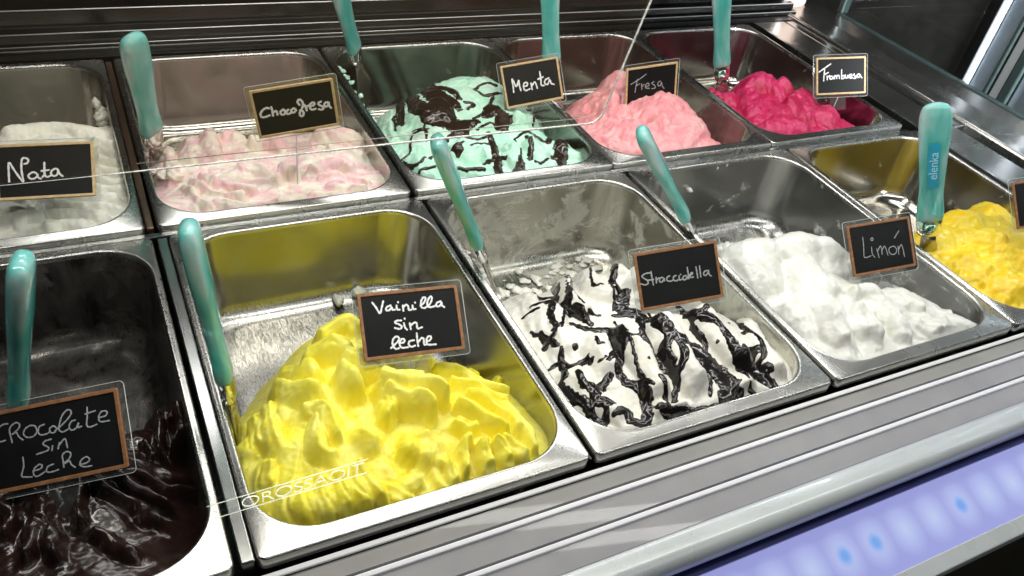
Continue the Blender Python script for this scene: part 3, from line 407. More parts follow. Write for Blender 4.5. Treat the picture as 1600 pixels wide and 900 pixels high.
FOLD = {
 'P1': [
  ([(0.0272,0.0855),(0.0219,0.0708),(0.0237,0.057)],0.0063,0.005,0.002,0,0,0.3),
  ([(0.029,0.1539),(0.0239,0.1185),(0.0219,0.101)],0.0048,0.004,0.002,0,0,0.3),
  ([(0.0392,0.1461),(0.0327,0.1166),(0.0336,0.09),(0.0405,0.0757)],0.0082,0.006,0.002,3,0.001,0.2),
  ([(0.0362,0.0594),(0.0283,0.0417),(0.0281,0.0281)],0.0087,0.005,0.002,0,0,0.2),
  ([(0.0469,0.0546),(0.0394,0.0396),(0.0379,0.0217)],0.0084,0.006,0.003,0,0,0.2),
  ([(0.0586,0.0532),(0.0522,0.0369),(0.0495,0.0159)],0.0081,0.006,0.003,0,0,0.2),
  ([(0.0688,0.0524),(0.0637,0.0354),(0.0643,0.0151)],0.0077,0.006,0.004,0,0,0.3),
  ([(0.0761,0.0535),(0.074,0.0353),(0.079,0.0131)],0.0071,0.006,0.004,0,0,0.3),
  ([(0.0804,0.0557),(0.0815,0.0369),(0.0918,0.0147)],0.0067,0.006,0.004,0,0,0.4),
  ([(0.0722,0.1067),(0.0609,0.086),(0.0601,0.0646),(0.0742,0.0588)],0.0076,0.007,0.003,3,0.001,0.3),
  ([(0.0527,0.1088),(0.0636,0.1089),(0.0736,0.1052)],0.0057,0.005,0.004,0,0,0.2),
  ([(0.09,0.0303),(0.1019,0.0232),(0.1078,0.0096)],0.0063,0.004,0.001,0,0,0.2),
  ([(0.1019,0.0232),(0.1152,0.0295),(0.1253,0.0267)],0.0057,0.004,0.002,0,0,0.2),
  ([(0.1172,0.0667),(0.123,0.056),(0.1113,0.0444)],0.0084,0.007,0.002,2,0.001,0.2),
  ([(0.1369,0.0675),(0.1351,0.052),(0.1239,0.0378)],0.0073,0.006,0.002,2,0.001,0.2),
  ([(0.145,0.0575),(0.1427,0.0414),(0.1343,0.035)],0.0058,0.005,0.002,2,0.001,0.2),
  ([(0.1013,0.0752),(0.0906,0.0653),(0.0794,0.0584)],0.011,0.007,0.003,0,0,0.1),
  ([(0.1461,0.0402),(0.1447,0.0274),(0.1434,0.015)],0.005,0.006,0.002,1,0.0005,0.2),
  ([(0.1724,0.0478),(0.1591,0.0436),(0.1517,0.0165)],0.0051,0.007,0.003,0,0,0.5),
  ([(0.1749,0.0444),(0.1721,0.0285),(0.169,0.0118)],0.0062,0.007,0.003,2,0.001,0.4),
  ([(0.1797,0.0419),(0.1874,0.0271),(0.1884,0.011)],0.0059,0.007,0.003,2,0.001,0.4),
  ([(0.1855,0.0415),(0.1965,0.0288),(0.2051,0.0155)],0.0056,0.006,0.003,1,0.0006,0.4),
  ([(0.1887,0.0849),(0.2107,0.0743),(0.2137,0.0457),(0.2141,0.0204)],0.0065,0.006,0.002,0,0,0.3),
  ([(0.1777,0.0893),(0.1952,0.0755),(0.2067,0.0584),(0.2087,0.0405)],0.0054,0.006,0.004,1,0.0008,0.4),
  ([(0.166,0.0814),(0.1794,0.0647),(0.1926,0.0482),(0.1994,0.0394)],0.0053,0.006,0.005,1,0.0008,0.4),
  ([(0.1606,0.0677),(0.1696,0.0554),(0.1802,0.0525)],0.0049,0.005,0.003,0,0,0.3),
  ([(0.1718,0.105),(0.1905,0.0935),(0.2068,0.0802),(0.2179,0.0743)],0.0039,0.006,0.004,0,0,0.4),
  ([(0.1643,0.1178),(0.1872,0.1188),(0.2008,0.1),(0.2285,0.0922)],0.0043,0.006,0.006,1,0.0008,0.4),
  ([(0.1499,0.1244),(0.1659,0.1316),(0.237,0.2215),(0.2049,0.1164)],0.0052,0.006,0.004,2,0.001,0.2),
  ([(0.2531,0.2355),(0.2594,0.2176),(0.2609,0.1898),(0.2366,0.1232)],0.006,0.006,0.004,3,0.0015,0.2),
  ([(0.0836,0.1743),(0.0974,0.1806),(0.1142,0.1824),(0.1212,0.1602)],0.0088,0.008,0.003,2,0.001,0.2),
  ([(0.0673,0.1651),(0.0816,0.16),(0.0987,0.1518),(0.1092,0.1417)],0.0089,0.008,0.003,2,0.001,0.3),
  ([(0.0514,0.1747),(0.0661,0.1529),(0.0794,0.1318)],0.0079,0.007,0.003,2,0.001,0.3),
  ([(0.0442,0.1601),(0.0546,0.1306),(0.0701,0.1189),(0.0796,0.1194)],0.0065,0.008,0.005,1,0.0006,0.5),
  ([(0.0678,0.1107),(0.0722,0.0941),(0.0731,0.0667)],0.0056,0.007,0.004,0,0,0.4),
  ([(0.0979,0.1492),(0.1071,0.1349),(0.1177,0.1253),(0.1274,0.1187)],0.0091,0.008,0.003,2,0.0008,0.2),
  ([(0.0877,0.1343),(0.0937,0.1225),(0.096,0.1114),(0.096,0.0993)],0.0085,0.011,0.005,0,0,0.3),
  ([(0.1159,0.1196),(0.1296,0.1135),(0.1432,0.1066),(0.1595,0.106)],0.0071,0.007,0.004,1,0.0008,0.2),
  ([(0.1142,0.1114),(0.1169,0.0881),(0.1054,0.0763)],0.0072,0.008,0.004,0,0,0.3),
  ([(0.1142,0.1027),(0.1272,0.0898),(0.1424,0.0824),(0.1487,0.0676)],0.0065,0.009,0.006,1,0.0006,0.5),
  ([(0.1138,0.1132),(0.1251,0.1004),(0.144,0.0978),(0.1573,0.09),(0.1627,0.0782)],0.0058,0.009,0.009,1,0.0006,0.5),
 ],
 'P2': [
  ([(0.0963,0.3086),(0.0424,0.1871),(0.0324,0.149)],0.0097,0.005,0.001,2,0.001,0.2),
  ([(0.0542,0.1957),(0.0406,0.145),(0.0334,0.1018)],0.0133,0.007,0.002,3,0.001,0.2),
  ([(0.0249,0.0968),(0.0254,0.0685),(0.0298,0.0411)],0.0107,0.007,0.002,2,0.001,0.2),
  ([(0.0578,0.1197),(0.0543,0.0857),(0.0502,0.0642)],0.0111,0.008,0.002,2,0.0008,0.2),
  ([(0.019,0.0674),(0.0271,0.0469),(0.0441,0.0248)],0.0088,0.006,0.002,0,0,0.2),
  ([(0.1655,0.3211),(0.0784,0.1909),(0.0725,0.1377)],0.0068,0.008,0.004,0,0,0.3),
  ([(0.1839,0.3328),(0.2123,0.3292),(0.1268,0.1751)],0.0076,0.007,0.003,2,0.001,0.3),
  ([(0.1666,0.3124),(0.1019,0.186),(0.1104,0.1491)],0.009,0.007,0.004,4,0.0012,0.3),
  ([(0.2663,0.3455),(0.2604,0.3157),(0.1274,0.1469)],0.0107,0.008,0.003,0,0,0.2),
  ([(0.0894,0.1156),(0.0826,0.0768),(0.0795,0.05),(0.0774,0.0252)],0.0114,0.01,0.003,0,0,0.3),
  ([(0.1189,0.1121),(0.1161,0.0741),(0.1134,0.0442),(0.1208,0.0227)],0.0136,0.011,0.004,0,0,0.3),
  ([(0.158,0.1102),(0.1639,0.0805),(0.1683,0.0482),(0.166,0.0311)],0.013,0.011,0.004,0,0,0.3),
  ([(0.3342,0.2266),(0.2676,0.1351),(0.2105,0.0618),(0.2026,0.0181)],0.0106,0.009,0.003,0,0,0.3),
  ([(0.1555,0.0335),(0.1632,0.0206),(0.1768,0.0155)],0.0096,0.006,0.002,0,0,0.2),
  ([(0.0669,0.0288),(0.0819,0.0182),(0.1033,0.0169)],0.0072,0.005,0.002,0,0,0.2),
 ],
 'P3': [
  ([(0.0156,0.1513),(0.0204,0.1367),(0.0245,0.1234)],0.0112,0.007,0.002,1,0.001,0.2),
  ([(0.0236,0.1134),(0.0265,0.0934),(0.0237,0.0703)],0.011,0.008,0.002,1,0.001,0.2),
  ([(0.0546,0.0867),(0.0431,0.0587),(0.0371,0.0301)],0.0106,0.011,0.004,0,0,0.4),
  ([(0.0967,0.0901),(0.1214,0.0883),(0.1364,0.0751)],0.0075,0.008,0.004,0,0,0.3),
  ([(0.0866,0.0804),(0.0806,0.0545),(0.0725,0.0299)],0.0125,0.009,0.002,1,0.0008,0.3),
  ([(0.0961,0.062),(0.0862,0.0444),(0.0791,0.0263)],0.0076,0.008,0.003,0,0,0.3),
  ([(0.1266,0.0608),(0.1168,0.0384),(0.1107,0.0171)],0.0096,0.008,0.003,0,0,0.3),
  ([(0.1634,0.0852),(0.1592,0.0638),(0.1601,0.0407)],0.0069,0.007,0.004,1,0.0008,0.4),
  ([(0.3509,0.1698),(0.3578,0.1457),(0.1962,0.0391)],0.0061,0.007,0.003,1,0.0008,0.4),
  ([(0.1549,0.0479),(0.16,0.0307),(0.1905,0.0138)],0.0092,0.006,0.002,2,0.001,0.3),
  ([(0.1358,0.0424),(0.1483,0.0245),(0.167,0.0133)],0.0071,0.006,0.002,2,0.001,0.3),
  ([(0.0802,0.1327),(0.0809,0.1182),(0.0793,0.0882)],0.0078,0.009,0.004,0,0,0.3),
  ([(0.1254,0.1562),(0.3322,0.2696),(0.1553,0.1367)],0.0097,0.007,0.003,2,0.001,0.2),
 ],
 'B1': [
  ([(0.009,0.1246),(0.0182,0.1177),(0.0282,0.1041)],0.0055,0.004,0.002,3,0.001,0.2),
  ([(0.0366,0.0925),(0.0426,0.0579),(0.0527,0.0342)],0.0046,0.0035,0.002,1,0.001,0.3),
  ([(0.0431,0.1024),(0.0576,0.0606),(0.0899,0.0419)],0.0046,0.004,0.003,1,0.001,0.4),
  ([(0.0506,0.1074),(0.0699,0.0736),(0.1024,0.0531)],0.0043,0.004,0.004,1,0.001,0.4),
  ([(0.0518,0.0465),(0.0808,0.0303),(0.1302,0.0274)],0.0049,0.004,0.002,2,0.001,0.3),
  ([(0.0369,0.3393),(0.0293,0.1459),(0.0326,0.1229)],0.0087,0.005,0.003,2,0.001,0.2),
  ([(0.0712,0.3587),(0.0528,0.1517),(0.0549,0.1336)],0.0138,0.006,0.003,2,0.0006,0.2),
  ([(0.0959,0.3767),(0.0725,0.1624),(0.071,0.1267)],0.0129,0.007,0.003,2,0.0006,0.3),
  ([(0.0917,0.1681),(0.1013,0.181),(0.1066,0.1613)],0.0111,0.005,0.002,1,0.0006,0.2),
  ([(0.1099,0.1512),(0.1329,0.1557),(0.1556,0.1414)],0.0078,0.006,0.003,2,0.001,0.3),
  ([(0.0886,0.1006),(0.1032,0.1042),(0.1249,0.0908)],0.0074,0.005,0.002,2,0.001,0.3),
  ([(0.124,0.0577),(0.1356,0.0833),(0.144,0.0814),(0.1446,0.0628)],0.0044,0.008,0.004,0,0,0.3),
  ([(0.1825,0.142),(0.2041,0.1493),(0.2319,0.1482),(0.2405,0.1243)],0.0119,0.007,0.003,3,0.001,0.3),
  ([(0.1878,0.1197),(0.2117,0.1218),(0.2407,0.1128)],0.0089,0.006,0.003,2,0.001,0.3),
  ([(0.1602,0.0743),(0.1785,0.0874),(0.1976,0.0883),(0.2169,0.0766)],0.0075,0.006,0.003,3,0.0012,0.3),
  ([(0.1643,0.0632),(0.1897,0.0623),(0.2205,0.0413)],0.0055,0.005,0.003,2,0.0012,0.4),
  ([(0.1671,0.0475),(0.1904,0.0403),(0.2134,0.0314)],0.0054,0.005,0.003,2,0.0012,0.4),
  ([(0.1455,0.0332),(0.1661,0.0314),(0.1895,0.0258)],0.0053,0.004,0.002,2,0.001,0.3),
 ],
 'B2': [
  ([(0.0907,0.3819),(0.0264,0.1651),(0.0258,0.1269)],0.0092,0.005,0.002,2,0.001,0.2),
  ([(0.0229,0.089),(0.0313,0.0587),(0.0447,0.033)],0.0103,0.007,0.002,1,0.0006,0.2),
  ([(0.0649,0.0749),(0.0847,0.0587),(0.1061,0.0456)],0.0124,0.009,0.003,1,0.0006,0.2),
  ([(0.0561,0.0433),(0.0808,0.0312),(0.1106,0.0295)],0.0086,0.006,0.002,1,0.0006,0.2),
  ([(0.1384,0.0738),(0.1396,0.0504),(0.1204,0.034)],0.0108,0.009,0.003,0,0,0.2),
  ([(0.1646,0.0776),(0.1717,0.0577),(0.1807,0.0344)],0.011,0.008,0.002,1,0.0006,0.2),
  ([(0.1382,0.03),(0.1667,0.0271),(0.1908,0.0216)],0.0089,0.006,0.002,1,0.0006,0.2),
  ([(0.2032,0.0765),(0.2189,0.0561),(0.2303,0.037)],0.0111,0.007,0.002,0,0,0.2),
  ([(0.1766,0.1329),(0.1922,0.1196),(0.2687,0.182)],0.0098,0.008,0.002,2,0.0008,0.2),
 ],
 'B3': [
  ([(0.157,0.3597),(0.0455,0.159),(0.0484,0.1116)],0.0094,0.006,0.002,2,0.001,0.2),
  ([(0.0184,0.0873),(0.0364,0.0646),(0.0573,0.0333)],0.0062,0.005,0.003,1,0.0006,0.4),
  ([(0.0243,0.057),(0.0502,0.0348),(0.0948,0.0271)],0.0061,0.005,0.003,1,0.0006,0.4),
  ([(0.0989,0.1717),(0.079,0.1415),(0.0508,0.1021)],0.0126,0.012,0.003,2,0.001,0.2),
  ([(0.1174,0.1308),(0.1548,0.1224),(0.3765,0.301)],0.0172,0.01,0.003,4,0.0008,0.2),
  ([(0.0571,0.1781),(0.0688,0.1724),(0.0737,0.1463)],0.0097,0.009,0.003,2,0.001,0.2),
  ([(0.0839,0.0775),(0.125,0.0767),(0.3805,0.2906)],0.0163,0.01,0.004,2,0.0012,0.3),
  ([(0.091,0.0481),(0.1313,0.0451),(0.3695,0.2003)],0.0166,0.008,0.003,2,0.001,0.2),
  ([(0.3681,0.2737),(0.391,0.2505),(0.3743,0.1993)],0.0114,0.008,0.003,2,0.001,0.2),
 ],
 'B0': [
  ([(0.1379,0.1909),(0.1524,0.1964),(0.1866,0.2055),(0.2184,0.1948),(0.2415,0.1862)],0.0086,0.005,0.002,1,0.0006,0.5),
  ([(0.2167,0.1785),(0.2314,0.1768),(0.2434,0.171)],0.0051,0.005,0.003,0,0,0.5),
  ([(0.2177,0.1667),(0.2322,0.1615),(0.243,0.1559)],0.005,0.005,0.003,0,0,0.5),
  ([(0.2161,0.1496),(0.2305,0.146),(0.2434,0.1384)],0.0049,0.005,0.003,0,0,0.5),
  ([(0.2142,0.1304),(0.2286,0.1261),(0.2429,0.1209)],0.0048,0.005,0.003,0,0,0.5),
  ([(0.2125,0.1086),(0.2266,0.1044),(0.2421,0.1014)],0.0047,0.005,0.003,0,0,0.5),
  ([(0.2084,0.0881),(0.2251,0.0897),(0.2411,0.0865)],0.0047,0.005,0.003,0,0,0.5),
  ([(0.1668,0.0816),(0.2006,0.0764),(0.2375,0.0717)],0.0052,0.005,0.002,0,0,0.5),
  ([(0.1595,0.0695),(0.195,0.0622),(0.2308,0.0538)],0.0052,0.005,0.003,0,0,0.5),
  ([(0.1653,0.0523),(0.194,0.0487),(0.2248,0.04)],0.0057,0.005,0.003,0,0,0.4),
  ([(0.1333,0.0798),(0.1482,0.061),(0.1581,0.0366)],0.0086,0.006,0.002,1,0.0006,0.3),
  ([(0.1468,0.0903),(0.157,0.0633),(0.1647,0.0392)],0.0058,0.006,0.002,0,0,0.3),
  ([(0.1645,0.035),(0.1863,0.0337),(0.208,0.0288)],0.0067,0.005,0.002,1,0.0006,0.3),
 ],
 'P0': [
  ([(0.1317,0.1089),(0.1422,0.0981),(0.1446,0.0822)],0.0056,0.006,0.002,0,0,0.3),
  ([(0.1534,0.1113),(0.1471,0.0902),(0.1449,0.0711)],0.0061,0.007,0.002,0,0,0.3),
  ([(0.169,0.1114),(0.166,0.084),(0.1695,0.0625)],0.0063,0.007,0.002,0,0,0.3),
  ([(0.1444,0.0793),(0.1385,0.0642),(0.1319,0.0502)],0.0054,0.007,0.003,0,0,0.3),
  ([(0.1482,0.0756),(0.1505,0.0604),(0.1526,0.0423)],0.0054,0.007,0.003,0,0,0.3),
  ([(0.1231,0.1059),(0.127,0.0857),(0.1245,0.0695)],0.0056,0.006,0.002,0,0,0.3),
  ([(0.1695,0.0625),(0.1812,0.0502),(0.2008,0.0334)],0.0061,0.006,0.002,0,0,0.3),
  ([(0.1808,0.0942),(0.1947,0.0794),(0.2141,0.0565)],0.0049,0.007,0.003,0,0,0.5),
  ([(0.1691,0.113),(0.1809,0.0957),(0.1925,0.0795),(0.2081,0.0619)],0.0046,0.008,0.004,0,0,0.5),
  ([(0.1754,0.1083),(0.1912,0.1),(0.2064,0.0868),(0.2229,0.0753)],0.0041,0.008,0.005,0,0,0.5),
  ([(0.1866,0.1091),(0.2038,0.1027),(0.2187,0.0958),(0.2404,0.0909)],0.0046,0.007,0.005,0,0,0.6),
  ([(0.1988,0.1182),(0.2151,0.1119),(0.2393,0.1062)],0.0061,0.006,0.003,0,0,0.3),
  ([(0.2056,0.1395),(0.2119,0.1318),(0.2139,0.1194)],0.0037,0.008,0.003,1,0.001,0.3),
  ([(0.1916,0.1148),(0.2009,0.1165),(0.2079,0.1087)],0.0034,0.006,0.003,0,0,0.3),
  ([(0.2328,0.1648),(0.237,0.1513),(0.2307,0.1215)],0.0063,0.015,0.004,1,0.001,0.3),
  ([(0.2249,0.1673),(0.2232,0.1432),(0.2185,0.1185)],0.0037,0.013,0.005,0,0,0.3),
 ],
 'P4': [
  ([(0.0771,0.1459),(0.1116,0.1463),(0.1589,0.1309)],0.0131,0.007,0.003,2,0.001,0.3),
  ([(0.0535,0.1375),(0.0842,0.1224),(0.11,0.0957)],0.0115,0.007,0.004,2,0.001,0.3),
  ([(0.0315,0.1139),(0.038,0.0933),(0.0486,0.0667)],0.0109,0.007,0.003,3,0.001,0.3),
  ([(0.0142,0.0932),(0.0199,0.0748),(0.0254,0.0568)],0.0085,0.006,0.003,2,0.001,0.3),
  ([(0.066,0.0951),(0.0958,0.0843),(0.1194,0.0655)],0.0115,0.008,0.004,2,0.001,0.3),
  ([(0.0451,0.0755),(0.0519,0.0454),(0.0516,0.0208)],0.0217,0.01,0.003,0,0,0.3),
  ([(0.0023,0.0696),(0.0133,0.0503),(0.0326,0.0277)],0.0104,0.006,0.002,0,0,0.3),
 ],
 'B4': [
  ([(0.08,0.1541),(0.0582,0.1114),(0.0367,0.0827)],0.0134,0.009,0.003,2,0.001,0.2),
  ([(0.0241,0.0503),(0.0696,0.0505),(0.1075,0.0285)],0.0147,0.009,0.003,1,0.0006,0.2),
  ([(0.1315,0.0419),(0.4237,0.2405),(0.4373,0.1918)],0.0168,0.009,0.003,3,0.001,0.3),
  ([(0.1195,0.1202),(0.4375,0.3661),(0.4497,0.3344)],0.0165,0.016,0.004,1,0.001,0.2),
  ([(0.0834,0.0885),(0.1319,0.0943),(0.4118,0.2698)],0.0196,0.014,0.004,2,0.001,0.2),
  ([(0.4343,0.2938),(0.4308,0.2665),(0.4577,0.2756)],0.0057,0.012,0.004,0,0,0.3),
 ],
}
# chocolate sauce trails: (x, y, half width)
SAUCE = {
 'P2': [[(0.2395,0.33,0.0052),(0.25,0.3284,0.0061),(0.2502,0.3083,0.0024)],[(0.2413,0.3299,0.0028),(0.1205,0.1769,0.0037),(0.1169,0.1532,0.0065),(0.1049,0.137,0.0079),(0.1145,0.1275,0.0051)],[(0.0941,0.131,0.003),(0.1132,0.1214,0.0047),(0.1114,0.0947,0.0052),(0.113,0.0771,0.0047),(0.1035,0.0683,0.0047),(0.1022,0.0539,0.0039)],[(0.1127,0.1165,0.0043),(0.0904,0.0857,0.0043),(0.0934,0.0715,0.0048),(0.099,0.0586,0.0052),(0.098,0.053,0.0026)],[(0.1114,0.0947,0.0043),(0.1192,0.0696,0.0056),(0.135,0.0688,0.0074),(0.1409,0.0562,0.0087),(0.1456,0.038,0.0087),(0.1484,0.0209,0.0104),(0.139,0.0169,0.0087)],[(0.1159,0.0751,0.0021),(0.1148,0.0571,0.0043),(0.1053,0.0454,0.0026)],[(0.1385,0.0525,0.0034),(0.1348,0.0372,0.0025),(0.1261,0.0238,0.0021)],[(0.0578,0.1426,0.0021),(0.0651,0.1257,0.0033),(0.0797,0.1122,0.0046),(0.0751,0.0915,0.005),(0.0605,0.0721,0.0042),(0.0597,0.0571,0.0042),(0.0674,0.0453,0.0046),(0.0637,0.028,0.005),(0.0549,0.0133,0.005)],[(0.0775,0.1082,0.0038),(0.071,0.0904,0.0038),(0.053,0.0764,0.0025)],[(0.0803,0.0905,0.0013),(0.0737,0.0679,0.0013),(0.0717,0.0538,0.0013),(0.0736,0.0389,0.0013)],[(0.1544,0.117,0.0022),(0.1531,0.0917,0.0049),(0.1676,0.0777,0.0045),(0.1659,0.0584,0.004),(0.1666,0.0406,0.0067),(0.1943,0.0524,0.0076)],[(0.2499,0.1415,0.0036),(0.2187,0.0894,0.0021),(0.2093,0.0635,0.0023),(0.2016,0.0472,0.0027),(0.1927,0.0394,0.0027),(0.1682,0.0371,0.0032),(0.183,0.031,0.0068),(0.1948,0.0159,0.0046)],[(0.1476,0.0876,0.0017),(0.1498,0.0727,0.0022),(0.1477,0.0631,0.0017)],[(0.0715,0.0233,0.0035),(0.0858,0.0161,0.0058),(0.107,0.0138,0.0043),(0.1323,0.0137,0.0031),(0.1517,0.0156,0.0058)],[(0.1682,0.0371,0.0026),(0.1647,0.0204,0.0017),(0.1728,0.0129,0.0021)],[(0.1597,0.0922,0.0032),(0.2498,0.145,0.0041),(0.2505,0.1309,0.0027)],[(0.1257,0.3283,0.0017),(0.0654,0.2198,0.0026),(0.0703,0.1965,0.0039),(0.0449,0.1605,0.0035),(0.038,0.1369,0.0022),(0.0231,0.1282,0.0031)],[(0.0399,0.1856,0.0019),(0.0543,0.1773,0.0034),(0.064,0.1689,0.0021),(0.0427,0.1362,0.0015)],[(0.1697,0.3262,0.0022),(0.0722,0.1755,0.004),(0.0652,0.1626,0.0022)],[(0.0952,0.2177,0.0013),(0.0755,0.1734,0.0016),(0.0721,0.1497,0.0013)],[(0.1483,0.3218,0.0013),(0.0877,0.2202,0.0035),(0.0738,0.1956,0.0018)],[(0.0297,0.1807,0.0014),(0.0409,0.1762,0.0021)],[(0.0278,0.1459,0.0024),(0.0287,0.1191,0.0024)],[(0.0651,0.1564,0.0042),(0.0699,0.1305,0.0025)],[(0.1996,0.3305,0.0014),(0.1032,0.1886,0.0013),(0.1019,0.1663,0.0013)],[(0.1767,0.3299,0.0014),(0.1911,0.3297,0.0023),(0.2035,0.3298,0.0027),(0.2292,0.3302,0.0016)],[(0.2292,0.3302,0.0032),(0.2372,0.3297,0.0032)],[(0.0142,0.1034,0.0019),(0.0237,0.1036,0.0031),(0.0281,0.0939,0.0039),(0.042,0.0928,0.0023),(0.0452,0.0938,0.0013)],[(0.0304,0.1146,0.0016),(0.0261,0.1041,0.0032),(0.0189,0.0852,0.0028),(0.0137,0.0816,0.002),(0.0148,0.0684,0.0028),(0.0181,0.0476,0.0024)],[(0.0272,0.0806,0.0024),(0.025,0.0658,0.0039),(0.0312,0.0587,0.0051),(0.0452,0.0638,0.0039),(0.0505,0.0668,0.0028)],[(0.0325,0.0609,0.0047),(0.0262,0.0465,0.0054),(0.0382,0.0425,0.005)],[(0.0315,0.0437,0.0027),(0.0276,0.0318,0.0027)],[(0.0225,0.0497,0.0015),(0.02,0.0387,0.0017),(0.0244,0.0286,0.0027)],[(0.0339,0.0313,0.0027),(0.0467,0.0315,0.0042),(0.0459,0.0229,0.0042),(0.0562,0.0153,0.003)],[(0.0821,0.0423,0.0028),(0.0817,0.0312,0.0022),(0.0807,0.0227,0.002)],[(0.1015,0.0525,0.0037),(0.1012,0.0415,0.0029),(0.086,0.02,0.0025)],[(0.013,0.0609,0.0026),(0.0187,0.0529,0.0034),(0.0176,0.0424,0.0023)],[(0.1184,0.3305,0.002),(0.1209,0.3304,0.002)],[(0.1115,0.3282,0.0015),(0.1108,0.3183,0.0015)],[(0.0572,0.106,0.0013),(0.0543,0.0963,0.0017),(0.058,0.0944,0.0013)],[(0.1071,0.1635,0.0018),(0.1046,0.1484,0.0016),(0.1062,0.1428,0.0018)],[(0.2498,0.3109,0.0014),(0.2501,0.3033,0.0014)],[(0.122,0.1186,0.0013),(0.1182,0.0998,0.0013),(0.1196,0.0819,0.0013)],[(0.0409,0.1095,0.0022),(0.0408,0.1089,0.0022)],[(0.0452,0.0889,0.0018),(0.0447,0.0877,0.0018)],[(0.0489,0.0814,0.0018),(0.0492,0.081,0.0018)],[(0.0527,0.0815,0.0014),(0.0528,0.081,0.0014)],[(0.0821,0.0621,0.0013),(0.0821,0.0618,0.0013)],[(0.105,0.0553,0.0019),(0.1049,0.0548,0.0019)],[(0.1565,0.0629,0.0015),(0.1565,0.0626,0.0015)],[(0.2128,0.0837,0.0013),(0.2128,0.0834,0.0013)],[(0.207,0.0988,0.0013),(0.207,0.0985,0.0013)],[(0.1936,0.0332,0.0035),(0.1959,0.0279,0.003)],[(0.25,0.1676,0.0014),(0.25,0.1672,0.0014)],[(0.0357,0.1393,0.0018),(0.0479,0.1428,0.0014)],[(0.0241,0.1545,0.0016),(0.0247,0.1473,0.002)],[(0.0729,0.1429,0.0013),(0.0829,0.1375,0.0019)],[(0.0886,0.1224,0.0013),(0.0807,0.0943,0.0015),(0.0851,0.0857,0.0013)]],
 'B2': [[(0.1404,0.3307,0.0053),(0.098,0.2161,0.0101),(0.0952,0.1799,0.014),(0.0865,0.1401,0.0159),(0.088,0.1225,0.0153),(0.0933,0.1066,0.0133)],[(0.1094,0.3298,0.0041),(0.0671,0.1783,0.0092),(0.0727,0.1445,0.0128)],[(0.0665,0.1379,0.0099),(0.0776,0.1264,0.0164),(0.0969,0.1152,0.0149),(0.1236,0.1213,0.005)],[(0.1054,0.205,0.0053),(0.1159,0.1911,0.0064),(0.1205,0.1676,0.0037)],[(0.1019,0.1768,0.0078),(0.1094,0.1654,0.0068),(0.111,0.149,0.0052)],[(0.1378,0.1302,0.005),(0.1558,0.1428,0.0121),(0.16,0.124,0.0126),(0.1489,0.105,0.0075)],[(0.1034,0.3313,0.0051),(0.0504,0.1842,0.0051),(0.041,0.1535,0.0015)],[(0.0374,0.1805,0.0013),(0.0522,0.1994,0.0015)],[(0.1048,0.3312,0.0013),(0.1034,0.3313,0.0021),(0.1145,0.3309,0.0026)],[(0.1405,0.3314,0.0037),(0.1466,0.3305,0.0054),(0.1584,0.3307,0.0043),(0.1157,0.2225,0.0021)],[(0.0573,0.1137,0.0022),(0.044,0.1217,0.0018),(0.0355,0.1108,0.0016),(0.0287,0.0947,0.0014),(0.0169,0.0869,0.0013)],[(0.0637,0.1403,0.0015),(0.0548,0.1215,0.0015),(0.0456,0.1305,0.0013)],[(0.055,0.1123,0.0017),(0.0495,0.0973,0.0013)],[(0.1453,0.1822,0.0016),(0.1643,0.1881,0.0021),(0.1786,0.1855,0.0027)],[(0.1453,0.1822,0.0016),(0.1569,0.1695,0.0021),(0.1805,0.1738,0.0021)],[(0.1668,0.1679,0.0021),(0.1445,0.1409,0.0026),(0.1221,0.1274,0.0019)],[(0.1285,0.0959,0.0039),(0.1244,0.073,0.0044),(0.1142,0.037,0.0049),(0.1108,0.0294,0.0063)],[(0.0737,0.0626,0.0016),(0.1016,0.0796,0.0014),(0.1204,0.0774,0.0014)],[(0.071,0.0649,0.0052),(0.0742,0.0609,0.0052)],[(0.0155,0.0788,0.0013),(0.0238,0.0586,0.002),(0.0451,0.0707,0.0027)],[(0.0227,0.0493,0.0022),(0.0277,0.0497,0.002),(0.0416,0.0448,0.0018),(0.0605,0.0373,0.0018),(0.0764,0.0306,0.002),(0.0915,0.0272,0.0022)],[(0.0956,0.0362,0.002),(0.1145,0.0506,0.0027),(0.125,0.0416,0.0023)],[(0.1564,0.0809,0.0017),(0.1453,0.0442,0.0017),(0.1346,0.0308,0.0017),(0.1278,0.0239,0.0019)],[(0.1748,0.0845,0.0029),(0.1634,0.0507,0.0034),(0.1576,0.0446,0.0022)],[(0.159,0.0823,0.0017),(0.1807,0.0966,0.0022),(0.1891,0.0908,0.0022)],[(0.1892,0.087,0.0025),(0.2013,0.0769,0.0039),(0.2504,0.1349,0.0083),(0.2076,0.0554,0.0093),(0.1918,0.0247,0.0059)],[(0.1586,0.0325,0.0016),(0.1666,0.0257,0.0016),(0.1934,0.0456,0.0021)],[(0.1433,0.0375,0.0046),(0.1381,0.0249,0.0046)],[(0.1239,0.1608,0.0023),(0.1339,0.1549,0.0031),(0.1223,0.147,0.0023)],[(0.0714,0.0911,0.0021),(0.087,0.1005,0.0019),(0.1086,0.0871,0.0019),(0.127,0.0925,0.0019)],[(0.116,0.1039,0.0017),(0.1379,0.1167,0.0019),(0.1461,0.1073,0.0019)],[(0.223,0.1746,0.0013),(0.2403,0.181,0.0018),(0.1974,0.1126,0.0016)],[(0.065,0.0663,0.0013),(0.071,0.0583,0.0014)],[(0.0425,0.1833,0.0013),(0.0324,0.153,0.0013)],[(0.0682,0.0777,0.0023),(0.0495,0.063,0.0028)],[(0.1541,0.0982,0.003),(0.1547,0.1173,0.0049)]],
}
